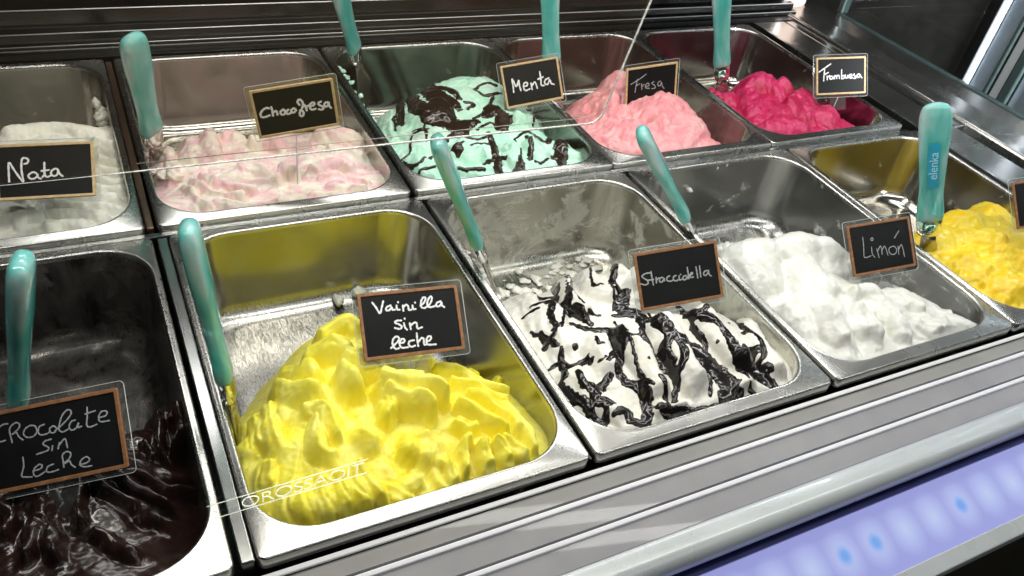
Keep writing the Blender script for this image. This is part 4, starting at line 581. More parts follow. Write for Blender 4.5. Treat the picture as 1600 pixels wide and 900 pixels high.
# ---------------------------------------------------------------- object helpers
def mesh(name, verts, faces, mat, parent=None, smooth=True, loc=None, mats=None):
    me = bpy.data.meshes.new(name); me.from_pydata([tuple(v) for v in verts], [], [tuple(f) for f in faces])
    me.materials.append(mat)
    if smooth: me.polygons.foreach_set('use_smooth', [True]*len(me.polygons))
    me.update(); o = bpy.data.objects.new(name, me); sc.collection.objects.link(o)
    if parent: o.parent = parent
    if loc: o.location = loc
    return o

def empty(name, label, cat, loc=(0, 0, 0), rot=None, group=None):
    o = bpy.data.objects.new(name, None); sc.collection.objects.link(o); o.location = loc; o.empty_display_size = .03
    if rot is not None: o.rotation_euler = rot
    return tag(o, label, cat, group)

def tag(o, label=None, cat=None, group=None, kind=None):
    if label: o['label'] = label
    if cat: o['category'] = cat
    if group: o['group'] = group
    if kind: o['kind'] = kind
    return o

def bevelled(o, w=.0006, seg=2):
    b = o.modifiers.new('bevel', 'BEVEL'); b.width = w; b.segments = seg; b.limit_method = 'ANGLE'; b.angle_limit = R(35)
    return o

def boxv(x0, x1, y0, y1, z0, z1):
    v = [(x, y, z) for x in (x0, x1) for y in (y0, y1) for z in (z0, z1)]
    f = [(0, 1, 3, 2), (4, 6, 7, 5), (0, 4, 5, 1), (2, 3, 7, 6), (0, 2, 6, 4), (1, 5, 7, 3)]
    return v, f

def box(name, b, mat, parent=None, bev=.0006, loc=None):
    v, f = boxv(*b); o = mesh(name, v, f, mat, parent, False, loc)
    return bevelled(o, bev) if bev else o

def loops(rings, closed=True, cap0=False, cap1=False):
    n = len(rings[0]); v = [p for r in rings for p in r]; f = []
    for i in range(len(rings)-1):
        for j in range(n if closed else n-1):
            k = (j+1) % n; f.append((i*n+j, i*n+k, (i+1)*n+k, (i+1)*n+j))
    if cap0: f.append(tuple(reversed(range(n))))
    if cap1: f.append(tuple((len(rings)-1)*n+j for j in range(n)))
    return v, f

def rrect(w, d, r, z, cx=0, cy=0, nc=10, ns=6):
    """rounded rectangle ring with a fixed number of points"""
    pts = []
    cs = [(w/2-r, d/2-r, 0), (-w/2+r, d/2-r, 90), (-w/2+r, -d/2+r, 180), (w/2-r, -d/2+r, 270)]
    for i, (x, y, a) in enumerate(cs):
        for k in range(nc+1):
            t = R(a+90*k/nc); pts.append((cx+x+r*math.cos(t), cy+y+r*math.sin(t), z))
        nx, ny, na = cs[(i+1) % 4]; ex, ey = pts[-1][:2]; t = R(na); fx, fy = cx+nx+r*math.cos(t), cy+ny+r*math.sin(t)
        for k in range(1, ns): pts.append((ex+(fx-ex)*k/ns, ey+(fy-ey)*k/ns, z))
    return pts

def extrude_profile(name, prof, x0, x1, mat, parent=None, closed=True, smooth=False, axis='x', n=1):
    """prof: (a, b) points; swept along x (a=y, b=z) or along y (a=x, b=z)"""
    rings = []
    for k in range(n+1):
        s = x0+(x1-x0)*k/n
        rings.append([(s, a, b) if axis == 'x' else (a, s, b) for a, b in prof])
    v, f = loops(rings, closed, closed, closed)
    return mesh(name, v, f, mat, parent, smooth)

def tube(path, rad, n=8, cap=True, flat=1.0, up=None):
    """verts, faces of a tube along a 3-D path; rad is a number or a list"""
    P = [Vector(p) for p in path]; rings = []; prev = None
    for i, p in enumerate(P):
        t = (P[min(i+1, len(P)-1)]-P[max(i-1, 0)]).normalized()
        if prev is None:
            a = Vector(up) if up else (Vector((0, 0, 1)) if abs(t.z) < .9 else Vector((1, 0, 0)))
        else: a = prev
        u = (a-t*a.dot(t)).normalized(); prev = u; v = t.cross(u); r = rad[i] if isinstance(rad, (list, tuple)) else rad
        rings.append([p+u*math.cos(2*math.pi*k/n)*r*flat+v*math.sin(2*math.pi*k/n)*r for k in range(n)])
    return loops(rings, True, cap, cap)

def join(parts):
    V = []; F = []
    for v, f in parts:
        o = len(V); V += [tuple(p) for p in v]; F += [tuple(i+o for i in q) for q in f]
    return V, F

# ---------------------------------------------------------------- the counter
XL, XR = -.75, 1.02
counter = empty('display_counter', 'long stainless steel ice cream counter holding the pans, with stepped front and blue lit panel', 'display counter')
# well under the pans
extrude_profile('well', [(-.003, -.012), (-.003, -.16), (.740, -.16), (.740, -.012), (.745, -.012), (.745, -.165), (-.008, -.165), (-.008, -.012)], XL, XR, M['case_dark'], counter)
box('pan_rail', (XL, 1.0, .3615, .3680, -.030, -.0015), M['case'], counter)
# bars between neighbouring pans (left pair is set wide apart, a warm strip shows between)
box('pan_divider', (-.0100, -.0012, .003, .3600, -.030, -.0022), M['case'], counter, .001)
box('pan_divider', (-.0165, -.0100, .372, .7260, -.030, .0020), M['copper'], counter, .001)
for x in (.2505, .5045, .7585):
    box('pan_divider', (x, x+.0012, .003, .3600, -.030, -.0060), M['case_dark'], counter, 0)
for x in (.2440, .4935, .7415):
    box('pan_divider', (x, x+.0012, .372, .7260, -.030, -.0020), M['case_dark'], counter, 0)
# stepped back wall
back = [(.7445, -.012), (.7445, .0005), (.7660, .0010), (.7672, .0060), (.7780, .0070), (.7795, .0160), (.7960, .0180), (.7975, .0380), (.8500, .0400), (.8500, -.02)]
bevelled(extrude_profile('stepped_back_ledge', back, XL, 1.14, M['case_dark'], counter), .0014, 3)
for (y, z, r) in ((.7668, .0062, .0006), (.7788, .0165, .0008), (.7968, .0385, .0010)):
    v, f = tube([(XL, y, z), (.2, y, z+.0004), (.7, y, z), (1.14, y, z)], r, 8); mesh('polished_edge', v, f, M['edge_highlight'], counter)  # bright tubes stand in for highlights along the bevelled steps
# front: treads with white ribs standing in for lit edges, stepping down to the glass foot
TR = [(-.0040, -.0130), (-.0205, -.0205), (-.0420, -.0290), (-.0640, -.0370)]
for i in range(3):
    (y0, z0), (y1, z1) = TR[i], TR[i+1]
    extrude_profile('front_tread', [(y0-.001, z0), (y1+.0012, z1+.004), (y1+.0012, z1-.006), (y0-.001, z0-.014)], XL, 1.6, M['tread'], counter)
    bevelled(extrude_profile('white_rib', [(y0-.0002, z0+.0030), (y0-.0036, z0+.0018), (y0-.0042, z0-.0030), (y0+.0016, z0-.0030)], XL, 1.6, M['lit_edge_white'], counter), .0008, 2)
bn = []
for k in range(25):
    a = R(100+160*k/24); bn.append((-.0735+.0115*math.cos(a)*1.15-.0, -.0455+.0125*math.sin(a)))
bn = [(-.0600, -.0335), (-.0660, -.0335)]+bn+[(-.0700, -.066), (-.0600, -.066)]
extrude_profile('bullnose', bn, XL, 1.6, M['bullnose'], counter, smooth=False)
for p in counter.children:
    if p.name.startswith('bullnose'): p.data.polygons.foreach_set('use_smooth', [len(q.vertices) == 4 for q in p.data.polygons])
box('navy_trim', (XL, 1.6, -.0900, -.0835, -.064, -.0560), M['blue_trim'], counter)
# lit panel, sloping forward
s = .060; a0 = (-.0900, -.0590); a1 = (-.1430, -.0765)
cy, cz = (a0[0]+a1[0])/2, (a0[1]+a1[1])/2; ang = math.atan2(a0[1]-a1[1], a0[0]-a1[0]); half = math.hypot(a0[0]-a1[0], a0[1]-a1[1])/2
v, f = boxv(-1.3, 1.3, -half, half, -.003, 0)
p = mesh('lit_panel', v, f, M['led'], counter, False); p.location = (.35, cy, cz); p.rotation_euler = (ang, 0, 0)
bevelled(extrude_profile('lower_trim', [(-.1430, -.0750), (-.1560, -.0795), (-.1575, -.0850), (-.1430, -.0900)], XL, 1.6, M['bullnose'], counter), .001, 2)
box('fascia', (XL, 1.6, -.150, -.142, -.9, -.092), M['fascia'], counter)
floor = mesh('floor', [(-6, -6, -.95), (6, -6, -.95), (6, 6, -.95), (-6, 6, -.95)], [(0, 1, 2, 3)], M['tile'], None, False); tag(floor, kind='structure')

# right-hand end of the well
end = empty('counter_end', 'stainless steel end ledge right of the pans, with a dark slot and a polished lip', 'counter end')
extrude_profile('end_ledge', [(1.0190, -.0025), (1.0190, .0005), (1.0280, -.0010), (1.0900, -.0010), (1.0935, -.004), (1.0935, -.02), (1.0190, -.02)], -.003, .745, M['end_steel'], end, axis='y')
extrude_profile('end_wall', [(1.1160, -.06), (1.1160, -.0005), (1.1178, .0018), (1.1205, .0024), (1.1400, .0020), (1.1750, .0050), (1.2050, .0120), (1.2050, -.06)], -.003, .86, M['end_steel'], end, axis='y')
box('slot_floor', (1.0935, 1.1160, -.003, .745, -.07, -.060), M['case_dark'], end, 0)
box('slot_bridge', (1.0935, 1.1160, .356, .745, -.06, -.0012), M['case'], end, .002)
box('slot_front', (1.0935, 1.1160, -.003, .004, -.06, -.0012), M['case'], end, .002)
v, f = tube([(1.1195, -.003, .0026), (1.1195, .55, .0026), (1.122, .75, .003), (1.126, .86, .004)], .0011, 8); mesh('polished_lip', v, f, M['rim'], end)
for y in (.372, .383):
    box('locating_pin', (1.066, 1.092, y, y+.0035, -.0008, .0022), M['rim'], end, .001)
# back right corner post
box('corner_post', (1.124, 1.185, .790, .845, .0, .60), M['post_paint'], end, .010)

# end glass with its gasket
eg = empty('end_glass', 'dark end pane of the case standing in a black gasket at the far right', 'glass pane')
box('gasket', (1.2060, 1.2200, -.06, .735, .004, .0150), M['rubber'], eg, .003)
box('gasket', (1.2060, 1.2240, .726, .738, .0150, .55), M['rubber'], eg, .003)
box('pane', (1.2110, 1.2170, -.06, .726, .0150, .55), M['glass'], eg, 0)

# ribbed white and blue-grey shutter standing beyond the end glass
sh = empty('ribbed_shutter', 'white and blue-grey ribbed shutter beyond the end glass, far right', 'shutter')
y = -.25; k = 0
while y < .50:
    wdt = (.018, .010, .030, .014, .044, .020)[k % 6]; mt = ('whiteslat', 'rubber', 'bluegrey', 'whiteslat', 'bluegrey', 'rubber')[k % 6]
    box('slat', (1.330-.006*(k % 2), 1.345, y+.022, y+.022+wdt-.0012, -.05, .70), M[mt], sh, .003); y += wdt; k += 1
dw = box('dark_wall_panel', (1.330, 1.345, .545, 1.3, -.05, .9), M['dark_panel'], None, .002)
tag(dw, 'dark brown wall panel seen through the end glass', 'wall panel')

# far side of the shop counter, behind the back ledge
rc = empty('rear_counter', 'olive brown work counter running behind the back ledge of the case', 'counter')
box('worktop', (-1.2, 1.12, .852, 1.30, -.02, .034), M['counter'], rc, .002)
box('tray', (-.42, -.13, .90, 1.15, .036, .050), M['wood'], rc, .004)
box('tray', (.13, .43, .90, 1.15, .036, .052), M['counter'], rc, .004)
bw = box('back_wall', (-1.5, 1.6, 1.35, 1.40, -.9, 1.4), M['dark_panel'], None, 0)
tag(bw, 'dark wall closing the view behind the rear counter', 'wall')

# ---------------------------------------------------------------- pans
W0, D0 = .2490, .3600
def inset_ring(ins, z, r):
    # opening: 5 mm rim at the sides, about 12 mm front and 9 mm back
    return rrect(W0-.011-2*ins, D0-.0215-2*ins, max(r-ins*.4, .008), z, W0/2, D0/2+.0015)

def make_pan(label, loc, basin_mat, rim_mat='rim'):
    p = empty('ice_cream_pan', label, 'pan', loc, group='stainless steel ice cream pans set in the counter')
    rings = [rrect(W0+.0002, D0+.0002, .006, -.0105, W0/2, D0/2), rrect(W0, D0, .006, -.0015, W0/2, D0/2), rrect(W0-.0012, D0-.0012, .0055, -.0003, W0/2, D0/2),
             rrect(W0-.0028, D0-.0028, .005, 0, W0/2, D0/2), inset_ring(-.0022, .0, .046), inset_ring(-.0010, .0007, .0455), inset_ring(.0002, .0004, .045), inset_ring(.0012, -.0012, .045), inset_ring(.0014, -.0040, .045)]
    v, f = loops(rings); o = mesh('rim', v, f, M[rim_mat], p)
    rings = [inset_ring(.0014+.0075*t, -.0040-.072*t, .045) for t in (0, .12, .3, .5, .75, 1)]
    for k in range(1, 9):
        a = R(90*k/8); rings.append(inset_ring(.0089+.020*(1-math.cos(a)), -.076-.020*math.sin(a), .045))
    v, f = loops(rings, cap1=True); o = mesh('basin', v, f, M[basin_mat], p)
    return p

PAN = {'P0': (-.263, 0, 0), 'P1': (0, 0, 0), 'P2': (.254, 0, 0), 'P3': (.509, 0, 0), 'P4': (.762, 0, 0),
       'B0': (-.267, .369, .0045), 'B1': (-.007, .369, .0045), 'B2': (.247, .369, .0045), 'B3': (.496, .369, .0045), 'B4': (.744, .369, .0045)}
make_pan('front pan at the far left, holding dark chocolate ice cream', PAN['P0'], 'basin_shaded')
make_pan('front pan with a scratched floor holding pale yellow vanilla ice cream', PAN['P1'], 'basin_scratched')
make_pan('front pan with milky smears, holding white ice cream laced with chocolate sauce', PAN['P2'], 'basin_milky')
make_pan('front pan holding the plain white lemon ice cream', PAN['P3'], 'basin_limon')
make_pan('front pan at the far right, holding bright yellow ice cream', PAN['P4'], 'basin')
make_pan('back pan at the far left, holding cream coloured ice cream', PAN['B0'], 'basin')
make_pan('back pan holding the pink and cream rippled ice cream', PAN['B1'], 'basin')
make_pan('back pan holding the mint green ice cream under chocolate sauce', PAN['B2'], 'basin')
make_pan('back pan holding the salmon pink strawberry ice cream', PAN['B3'], 'basin')
make_pan('back pan at the right end, holding crimson raspberry ice cream', PAN['B4'], 'basin')

# ---------------------------------------------------------------- ice cream
def inside(x, y, off=.0010, r=.045):
    w, d = W0-.011-2*off, D0-.0215-2*off
    qx = np.abs(x-W0/2)-(w/2-r); qy = np.abs(y-(D0/2+.0015))-(d/2-r)
    return np.hypot(np.maximum(qx, 0), np.maximum(qy, 0))+np.minimum(np.maximum(qx, qy), 0)-r

def spec_of(key, **kw):
    s = dict(ctrl=CTRL[key], strokes=[dict(p=a, w=b, t=c, lift=d, n=e, a=g, tilt=h) for a, b, c, d, e, g, h in FOLD.get(key, [])])
    k = kw.get('fold', 1); s['ctrl'] = [(x, y, z-kw.get('drop', 0)) for x, y, z in s['ctrl']]
    for q in s['strokes']: q['t'] *= k; q['lift'] *= kw.get('liftk', 1)
    s.update({a: c for a, c in kw.items() if a != 'ctrl'}); return prep(s)

def grid_mesh(name, X, Y, Z, keep, mat, parent):
    ny, nx = X.shape; idx = np.arange(nx*ny).reshape(ny, nx)
    q = np.stack([idx[:-1, :-1], idx[:-1, 1:], idx[1:, 1:], idx[1:, :-1]], -1)[keep]
    used = np.zeros(nx*ny, bool); used[q.ravel()] = True; remap = np.cumsum(used)-1
    co = np.stack([X, Y, Z], -1).reshape(-1, 3)[used]; q = remap[q].astype(np.int32)
    me = bpy.data.meshes.new(name); me.vertices.add(len(co)); me.vertices.foreach_set('co', co.ravel().astype(np.float32))
    me.loops.add(q.size); me.loops.foreach_set('vertex_index', q.ravel()); me.polygons.add(len(q))
    me.polygons.foreach_set('loop_start', np.arange(0, q.size, 4, dtype=np.int32)); me.polygons.foreach_set('use_smooth', np.ones(len(q), bool))
    me.update(calc_edges=True); me.validate(); me.materials.append(mat)
    o = bpy.data.objects.new(name, me); sc.collection.objects.link(o); o.parent = parent
    return o

def gelato(key, name, label, mat, res=.0009, ymax=.30, cat='ice cream', x0=0, group='ice creams in the counter pans', **kw):
    s = spec_of(key, **kw); nx = int((W0-x0)/res)+1; ny = int(ymax/res)+1
    X, Y = np.meshgrid(x0+np.arange(nx)*res, np.arange(ny)*res)
    Z = surface(s, X, Y); sd = inside(X, Y)
    # lean on the walls: ice cream stays below the rim beside them
    Z = np.where(sd > -.006, np.minimum(Z, -.0035-.35*np.clip(sd+.006, 0, 1)+.6*np.clip(-sd, 0, 1)), Z)
    for _ in range(kw.get('soft', 2)):
        Z = Z.copy(); Z[1:-1] = (Z[:-2]+2*Z[1:-1]+Z[2:])/4; Z[:, 1:-1] = (Z[:, :-2]+2*Z[:, 1:-1]+Z[:, 2:])/4
    gx = np.gradient(Z, res, axis=1); gy = np.gradient(Z, res, axis=0); nl = np.sqrt(gx*gx+gy*gy+1)
    nrm = (-gx/nl, -gy/nl, 1/nl)
    # small bulges along the normal give the folds rolled, undercut lips
    b = kw.get('bulge', .0011)*(noise2(X*110+Z*60, Y*110-Z*80, 3)+.5*noise2(X*260, Y*260+Z*200, 4))
    Xd, Yd, Zd = X+nrm[0]*b*1.6, Y+nrm[1]*b*1.6, Z+nrm[2]*b
    ok = (sd < .0012) & (Z > -.108); keep = ok[:-1, :-1] & ok[1:, 1:] & ok[1:, :-1] & ok[:-1, 1:]
    root = empty(name, label, cat, PAN[key], group=group)
    grid_mesh('mound', Xd, Yd, Zd, keep, M[mat], root)
    return root, s, (X, Y, Xd, Yd, Zd, nrm, sd, res)

def add_sauce(root, g, trails, mat, thick=.0016, name='chocolate_sauce'):
    X, Y, Xd, Yd, Zd, nrm, sd, res = g
    Hh = np.full(X.shape, -1.0)
    def blur(a, n):
        for _ in range(n):
            a = a.copy(); a[1:-1] = (a[:-2]+2*a[1:-1]+a[2:])/4; a[:, 1:-1] = (a[:, :-2]+2*a[:, 1:-1]+a[:, 2:])/4
        return a
    Xs, Ys, Zs = blur(Xd, 8), blur(Yd, 8), blur(Zd, 8); nrm = tuple(blur(q, 12) for q in nrm)
    wob = 1+.25*noise2(X*300, Y*300, 44)
    Xw = X+.0012*noise2(X*220, Y*220, 50); Yw = Y+.0012*noise2(X*220, Y*220, 51)
    for tr in trails:
        p = crom(tr, 5) if len(tr) > 2 else np.array(tr, float)
        wm = p[:, 2].max()
        D, Sg, T, mm, L = pathdist(Xw, Yw, p[:, :2], wm*1.6+.002)
        if not mm.any(): continue
        seg = np.hypot(*(p[1:, :2]-p[:-1, :2]).T); cum = np.concatenate([[0], np.cumsum(seg)]); cum /= cum[-1]+1e-9
        w = np.interp(T[mm], cum, p[:, 2])*wob[mm]
        r = D[mm]/w; t = min(thick, wm*.9)
        h = t*(1-r**2)*np.clip(.75+.35*np.sqrt(w/.004), 0, 1.4); h = np.where(r > 1, (1-r)*w*.8, h)
        Hh[mm] = np.maximum(Hh[mm], smax(Hh[mm], h, .0006))
    Hh = np.clip(Hh, -.0012, .004); flow = .00008*noise2(X*260, Y*260, 61)*(Hh > .0004)
    Q = Hh+flow
    keepv = (Hh > -.0011) & (sd < .0005) & (Zd > -.1)
    keep = keepv[:-1, :-1] & keepv[1:, 1:] & keepv[1:, :-1] & keepv[:-1, 1:]
    return grid_mesh(name, Xs+nrm[0]*Q, Ys+nrm[1]*Q, Zs+nrm[2]*Q, keep, M[mat], root)

gelato('P1', 'vanilla_ice_cream', 'bright pale yellow vanilla ice cream folded into a tall mound', 'vanilla', .00075, .27, seed=3, warp=.0022, fold=1.7, liftk=1.0, drop=.006, bulge=.0006, fine=.00012, ridge=.0005, rang=.9, comb=.0010, crease=.0020, soft=1, fill=(14, 80, 35, .017, .006, .060),
       rspots=[(.05, .03, .03), (.03, .09, .02), (.07, .10, .02), (.14, .07, .02)], rough=.0008, lumps=[])
r2, s2, g2 = gelato('P2', 'stracciatella_ice_cream', 'ivory white stracciatella ice cream striped with glossy chocolate sauce', 'stracciatella', .00075, .29, seed=11, warp=.0022, fold=1.2, drop=-.002, ridge=.0004, comb=.0005, crease=.0001, k=.006, soft=3, bulge=.0005, fine=.00015,
       rspots=[(.02, .15, .05), (.03, .22, .05), (.1, .25, .05)], rough=.0016)
add_sauce(r2, g2, SAUCE['P2'], 'sauce', .0011)
gelato('P3', 'lemon_ice_cream', 'plain white lemon ice cream piled in rounded billows', 'lemon', .0008, .30, seed=21, warp=.0025, bulge=.0006, k=.006, soft=3, fold=1.3, drop=.002, ridge=.0003, comb=.0014, crease=.0012, fill=(16, 100, 30, .017, .008, .075),
       lumps=[(.045, .185, .030, .036, .022, 20), (.030, .150, .026, .030, .018, 0), (.095, .170, .034, .030, .022, 0), (.130, .155, .030, .028, .020, 30), (.075, .125, .024, .034, .018, -20),
              (.155, .130, .028, .024, .018, 0), (.175, .120, .022, .020, .014, 0), (.055, .085, .026, .028, .014, 0), (.100, .215, .034, .024, .018, 0), (.190, .085, .028, .026, .012, 30)],
       rspots=[(.04, .16, .04), (.1, .18, .03)], rough=.0008)
gelato('P4', 'mango_ice_cream', 'strong golden yellow ice cream, cut off by the right edge', 'mango', .0011, .28, seed=31, warp=.003, drop=.004, ridge=.0006, fold=1.2, comb=.0009, crease=.0008, fill=(14, 20, 35, .018, .006, .06),
       lumps=[(.05, .15, .035, .03, .016, 0), (.10, .16, .04, .03, .018, 0), (.13, .10, .05, .05, .014, 30)], rough=.001)
gelato('P0', 'dark_chocolate_ice_cream', 'almost black glossy chocolate ice cream, swept into ridges', 'dark_chocolate', .0009, .26, seed=41, warp=.005,
       lumps=[(.225, .165, .014, .014, .018, 0), (.205, .150, .018, .014, .012, 0)], rough=.001, rspots=[(.14, .06, .05), (.2, .15, .03)], fold=1.5, drop=-.003, comb=.0006, soft=3, k=.004, crease=.0008, fill=(7, -20, 30, .018, .005, .07), bulge=.0004, fine=.00004, lump=.0008)
gelato('B0', 'cream_ice_cream', 'creamy off-white ice cream combed into fine horizontal folds', 'cream', .0011, .30, seed=51, warp=.002, drop=.001, fold=1.3, ridge=.0003, comb=.0005, crease=.0006)
gelato('B1', 'pink_ripple_ice_cream', 'pale pink ice cream rippled with cream, in soft swept folds', 'choco_strawberry', .0010, .28, seed=61, warp=.003, fold=1.8, drop=.004, ridge=.0005, comb=.0013, crease=.0012, fill=(14, 10, 25, .018, .004, .07))
r3, s3, g3 = gelato('B2', 'mint_ice_cream', 'pale mint green ice cream under broad chocolate patches', 'mint', .0009, .32, seed=71, warp=.003, fold=1.2, drop=.003, ridge=.0004, crease=.0004, fill=(14, 60, 40, .018, .005, .04),
       lumps=[(.075, .150, .030, .030, .016, 0), (.060, .110, .026, .024, .012, 0), (.130, .225, .034, .026, .009, 0), (.175, .190, .026, .026, .012, 0)])
add_sauce(r3, g3, SAUCE['B2'], 'sauce_milk', .0018)
gelato('B3', 'strawberry_ice_cream', 'salmon pink strawberry ice cream in rough shaved heaps', 'strawberry', .0011, .28, seed=81, warp=.004, drop=.006, ridge=.0012, comb=.0018, crease=.0016, fill=(18, 30, 50, .018, .007, .05),
       lumps=[(.120, .195, .024, .034, .026, 15), (.060, .185, .030, .026, .016, 0), (.135, .105, .044, .032, .022, 25), (.190, .110, .032, .030, .020, 0), (.160, .170, .040, .024, .018, -20)], rough=.0018)
gelato('B4', 'raspberry_ice_cream', 'deep crimson raspberry ice cream in craggy scoops', 'raspberry', .0011, .28, seed=91, warp=.0028, drop=.008, ridge=.0004, comb=.0009, crease=.0022, soft=2, k=.004, fill=(9, 50, 60, .026, .010, .05),
       lumps=[(.105, .165, .036, .032, .030, 0), (.035, .160, .032, .026, .020, 0), (.160, .110, .040, .034, .016, 0), (.070, .065, .050, .034, .014, 0), (.150, .175, .022, .022, .020, 0)], rough=.002)

# crumbs and smears left on the pan walls
def crumbs(name, label, mat, spots, cat='ice cream crumbs', seed=0, flat=.8):
    rnd = random.Random(seed); parts = []
    for (x, y, z, r) in spots:
        bm = bmesh.new(); bmesh.ops.create_icosphere(bm, subdivisions=3, radius=1)
        a, b, c = [rnd.uniform(.7, 1.4) for _ in range(3)]; ph = rnd.uniform(0, 9)
        for q in bm.verts:
            n = math.sin(q.co.x*3+ph)*math.cos(q.co.y*4+ph*2)*.22+math.sin(q.co.z*7+q.co.x*6+ph)*.12+rnd.uniform(-.03, .03)
            q.co = Vector((q.co.x*a, q.co.y*b, q.co.z*c*flat))*r*(1+n)+Vector((x, y, z))
        bm.verts.index_update(); parts.append(([v.co[:] for v in bm.verts], [[v.index for v in f.verts] for f in bm.faces])); bm.free()
    o = mesh(name, *join(parts), M[mat]); tag(o, label, cat, kind='stuff'); return o
rn = random.Random(3)
crumbs('ice_cream_smear', 'cream coloured clots stuck high in the back corner of the far left pan', 'cream',
       [(-.031+rn.uniform(-.006, .002), .655-.13*t+rn.uniform(-.008, .008), -.012-.020*t+rn.uniform(-.008, .004), rn.uniform(.002, .006)*(1.3-t)) for t in [k/26 for k in range(27)]], seed=1)
crumbs('ice_cream_smear', 'white flecks frozen along the floor and left wall of the stracciatella pan', 'stracciatella',
       [(.262+rn.uniform(0, .004), .16+.11*t, -.004-.02*rn.random(), rn.uniform(.0015, .004)) for t in [k/18 for k in range(19)]]+
       [(.285+rn.uniform(0, .19), .27+rn.uniform(-.02, .06), -.0945, rn.uniform(.001, .007)) for _ in range(90)], seed=2, flat=.35)
crumbs('ice_cream_smear', 'white scraps on the pan floor behind the lemon ice cream', 'lemon',
       [(.575+.045*t+rn.uniform(-.006, .006), .300-.05*t+rn.uniform(-.005, .008), -.088+.03*t, rn.uniform(.003, .009)) for t in [k/12 for k in range(13)]]+
       [(.60, .343, -.030, .004), (.64, .352, -.008, .003), (.655, .351, -.006, .002)], seed=3)
crumbs('ice_cream_smear', 'crimson crumbs on the left wall of the raspberry pan', 'raspberry',
       [(.753+rn.uniform(-.001, .010), .66-.16*t, -.020-.022*math.sin(t*5), rn.uniform(.003, .006)) for t in [k/16 for k in range(17)]], seed=4)
crumbs('ice_cream_smear', 'mint green scraps at the left edge of the mint pan', 'mint',
       [(.253+rn.uniform(0, .006), .53+.15*t, .003-.02*rn.random(), rn.uniform(.001, .004)) for t in [k/18 for k in range(19)]], seed=5)
crumbs('ice_cream_smear', 'pink and cream scraps at the foot of the spatula in the rippled pan', 'choco_strawberry',
       [(.004+rn.uniform(0, .02), .48+.09*t, -.012-.03*t, rn.uniform(.003, .007)) for t in [k/14 for k in range(15)]], seed=6)
crumbs('ice_cream_smear', 'pink flecks in the back left corner of the strawberry pan', 'strawberry',
       [(.52+rn.uniform(-.012, .03), .60+rn.uniform(-.05, .09), -.055-.03*rn.random(), rn.uniform(.002, .006)) for _ in range(14)], seed=7)
crumbs('ice_cream_smear', 'pale yellow drips on the back floor of the vanilla pan', 'cream',
       [(.152, .328, -.089, .006), (.176, .333, -.088, .006), (.178, .325, -.092, .005)], seed=8)

# ---------------------------------------------------------------- chalk name cards
def rr2(w, h, r, n=5):
    pts = []
    for sx, sy, a in ((1, 1, 0), (-1, 1, 90), (-1, -1, 180), (1, -1, 270)):
        for k in range(n+1):
            t = R(a+90*k/n); pts.append((sx*(w/2-r)+r*math.cos(t), sy*(h/2-r)+r*math.sin(t)))
    return pts

def slab(w, h, r, z0, z1):
    a = rr2(w, h, r); return loops([[(x, y, z0) for x, y in a], [(x, y, z1) for x, y in a]], True, True, True)

def frame(w, h, b, z0, z1):
    o = rr2(w, h, .0015); i = rr2(w-2*b, h-2*b, .0006)
    return loops([[(x, y, z0) for x, y in o], [(x, y, z1) for x, y in o], [(x, y, z1) for x, y in i], [(x, y, z0) for x, y in i], [(x, y, z0) for x, y in o]])

def chalk(strokes, w, z):
    parts = []
    for s in strokes:
        p = crom([(x/1000, y/1000) for x, y in s], 5) if len(s) > 2 else np.array(s)/1000
        n = len(p); vv = []; ff = []
        for i in range(n):
            t = p[min(i+1, n-1)]-p[max(i-1, 0)]; t = t/(np.hypot(*t)+1e-9); e = w*(1+.18*math.sin(i*1.7+len(s)))
            nn = np.array([-t[1], t[0]])*e/2
            vv += [(p[i][0]+nn[0], p[i][1]+nn[1], z), (p[i][0], p[i][1], z+.00022), (p[i][0]-nn[0], p[i][1]-nn[1], z)]
            if i: a = 3*i-3; ff += [(a, a+1, a+4, a+3), (a+1, a+2, a+5, a+4)]
        parts.append((vv, ff))
        for q in (p[0], p[-1]):
            c = [(q[0]+w/2*math.cos(k*math.pi/4), q[1]+w/2*math.sin(k*math.pi/4), z) for k in range(8)]+[(q[0], q[1], z+.00022)]
            parts.append((c, [(k, (k+1) % 8, 8) for k in range(8)]))
    return join(parts)

def make_card(key, label, wood, ch, wid, stem, cw=.080):
    (yaw, pit, rol, x, y, z), strokes = CARD[key]; CH = .0525
    Mr = Matrix.Rotation(yaw, 3, 'Z') @ Matrix(((1, 0, 0), (0, 0, -1), (0, 1, 0))) @ Matrix.Rotation(pit, 3, 'X') @ Matrix.Rotation(rol, 3, 'Z')
    root = empty('name_card', label, 'name card', (x, y, z), Mr.to_euler(), 'chalk name cards standing in the ice cream')
    mesh('sleeve', *slab(cw+.008, CH+.008, .003, -.0022, -.0018), M['sleeve'], root, False)
    v, f = tube([(a, b, -.0012) for a, b in rr2(cw+.008, CH+.008, .003)]+[(cw/2+.004, CH/2+.001, -.0012)], .00022, 6); mesh('sleeve_edge', v, f, M['sleeve_edge'], root)
    mesh('board', *slab(cw-.002, CH-.002, .001, -.0012, -.0002), M['board'], root, False)
    bevelled(mesh('wooden_frame', *frame(cw, CH, .0026, -.0013, .0007), M[wood], root, False), .0003, 1)
    if strokes: mesh('lettering', *chalk(strokes, wid, .0), M[ch], root)
    # clear foot and pin running down into the ice cream
    mesh('foot', *[(lambda vf: ([(a-.004, b-CH/2-.013, c-.0006) for a, b, c in vf[0]], vf[1]))(slab(.026, .018, .0015, -.0020, -.0016))][0], M['sleeve'], root, False)
    inv = Mr.transposed(); dn = inv @ Vector((0, 0, -1)); st = Vector((-.004, -CH/2-.004, -.0018))
    v, f = tube([st, st+dn*stem*.5, st+dn*stem], .0008, 6); mesh('pin', v, f, M['sleeve_edge'], root)
    return root

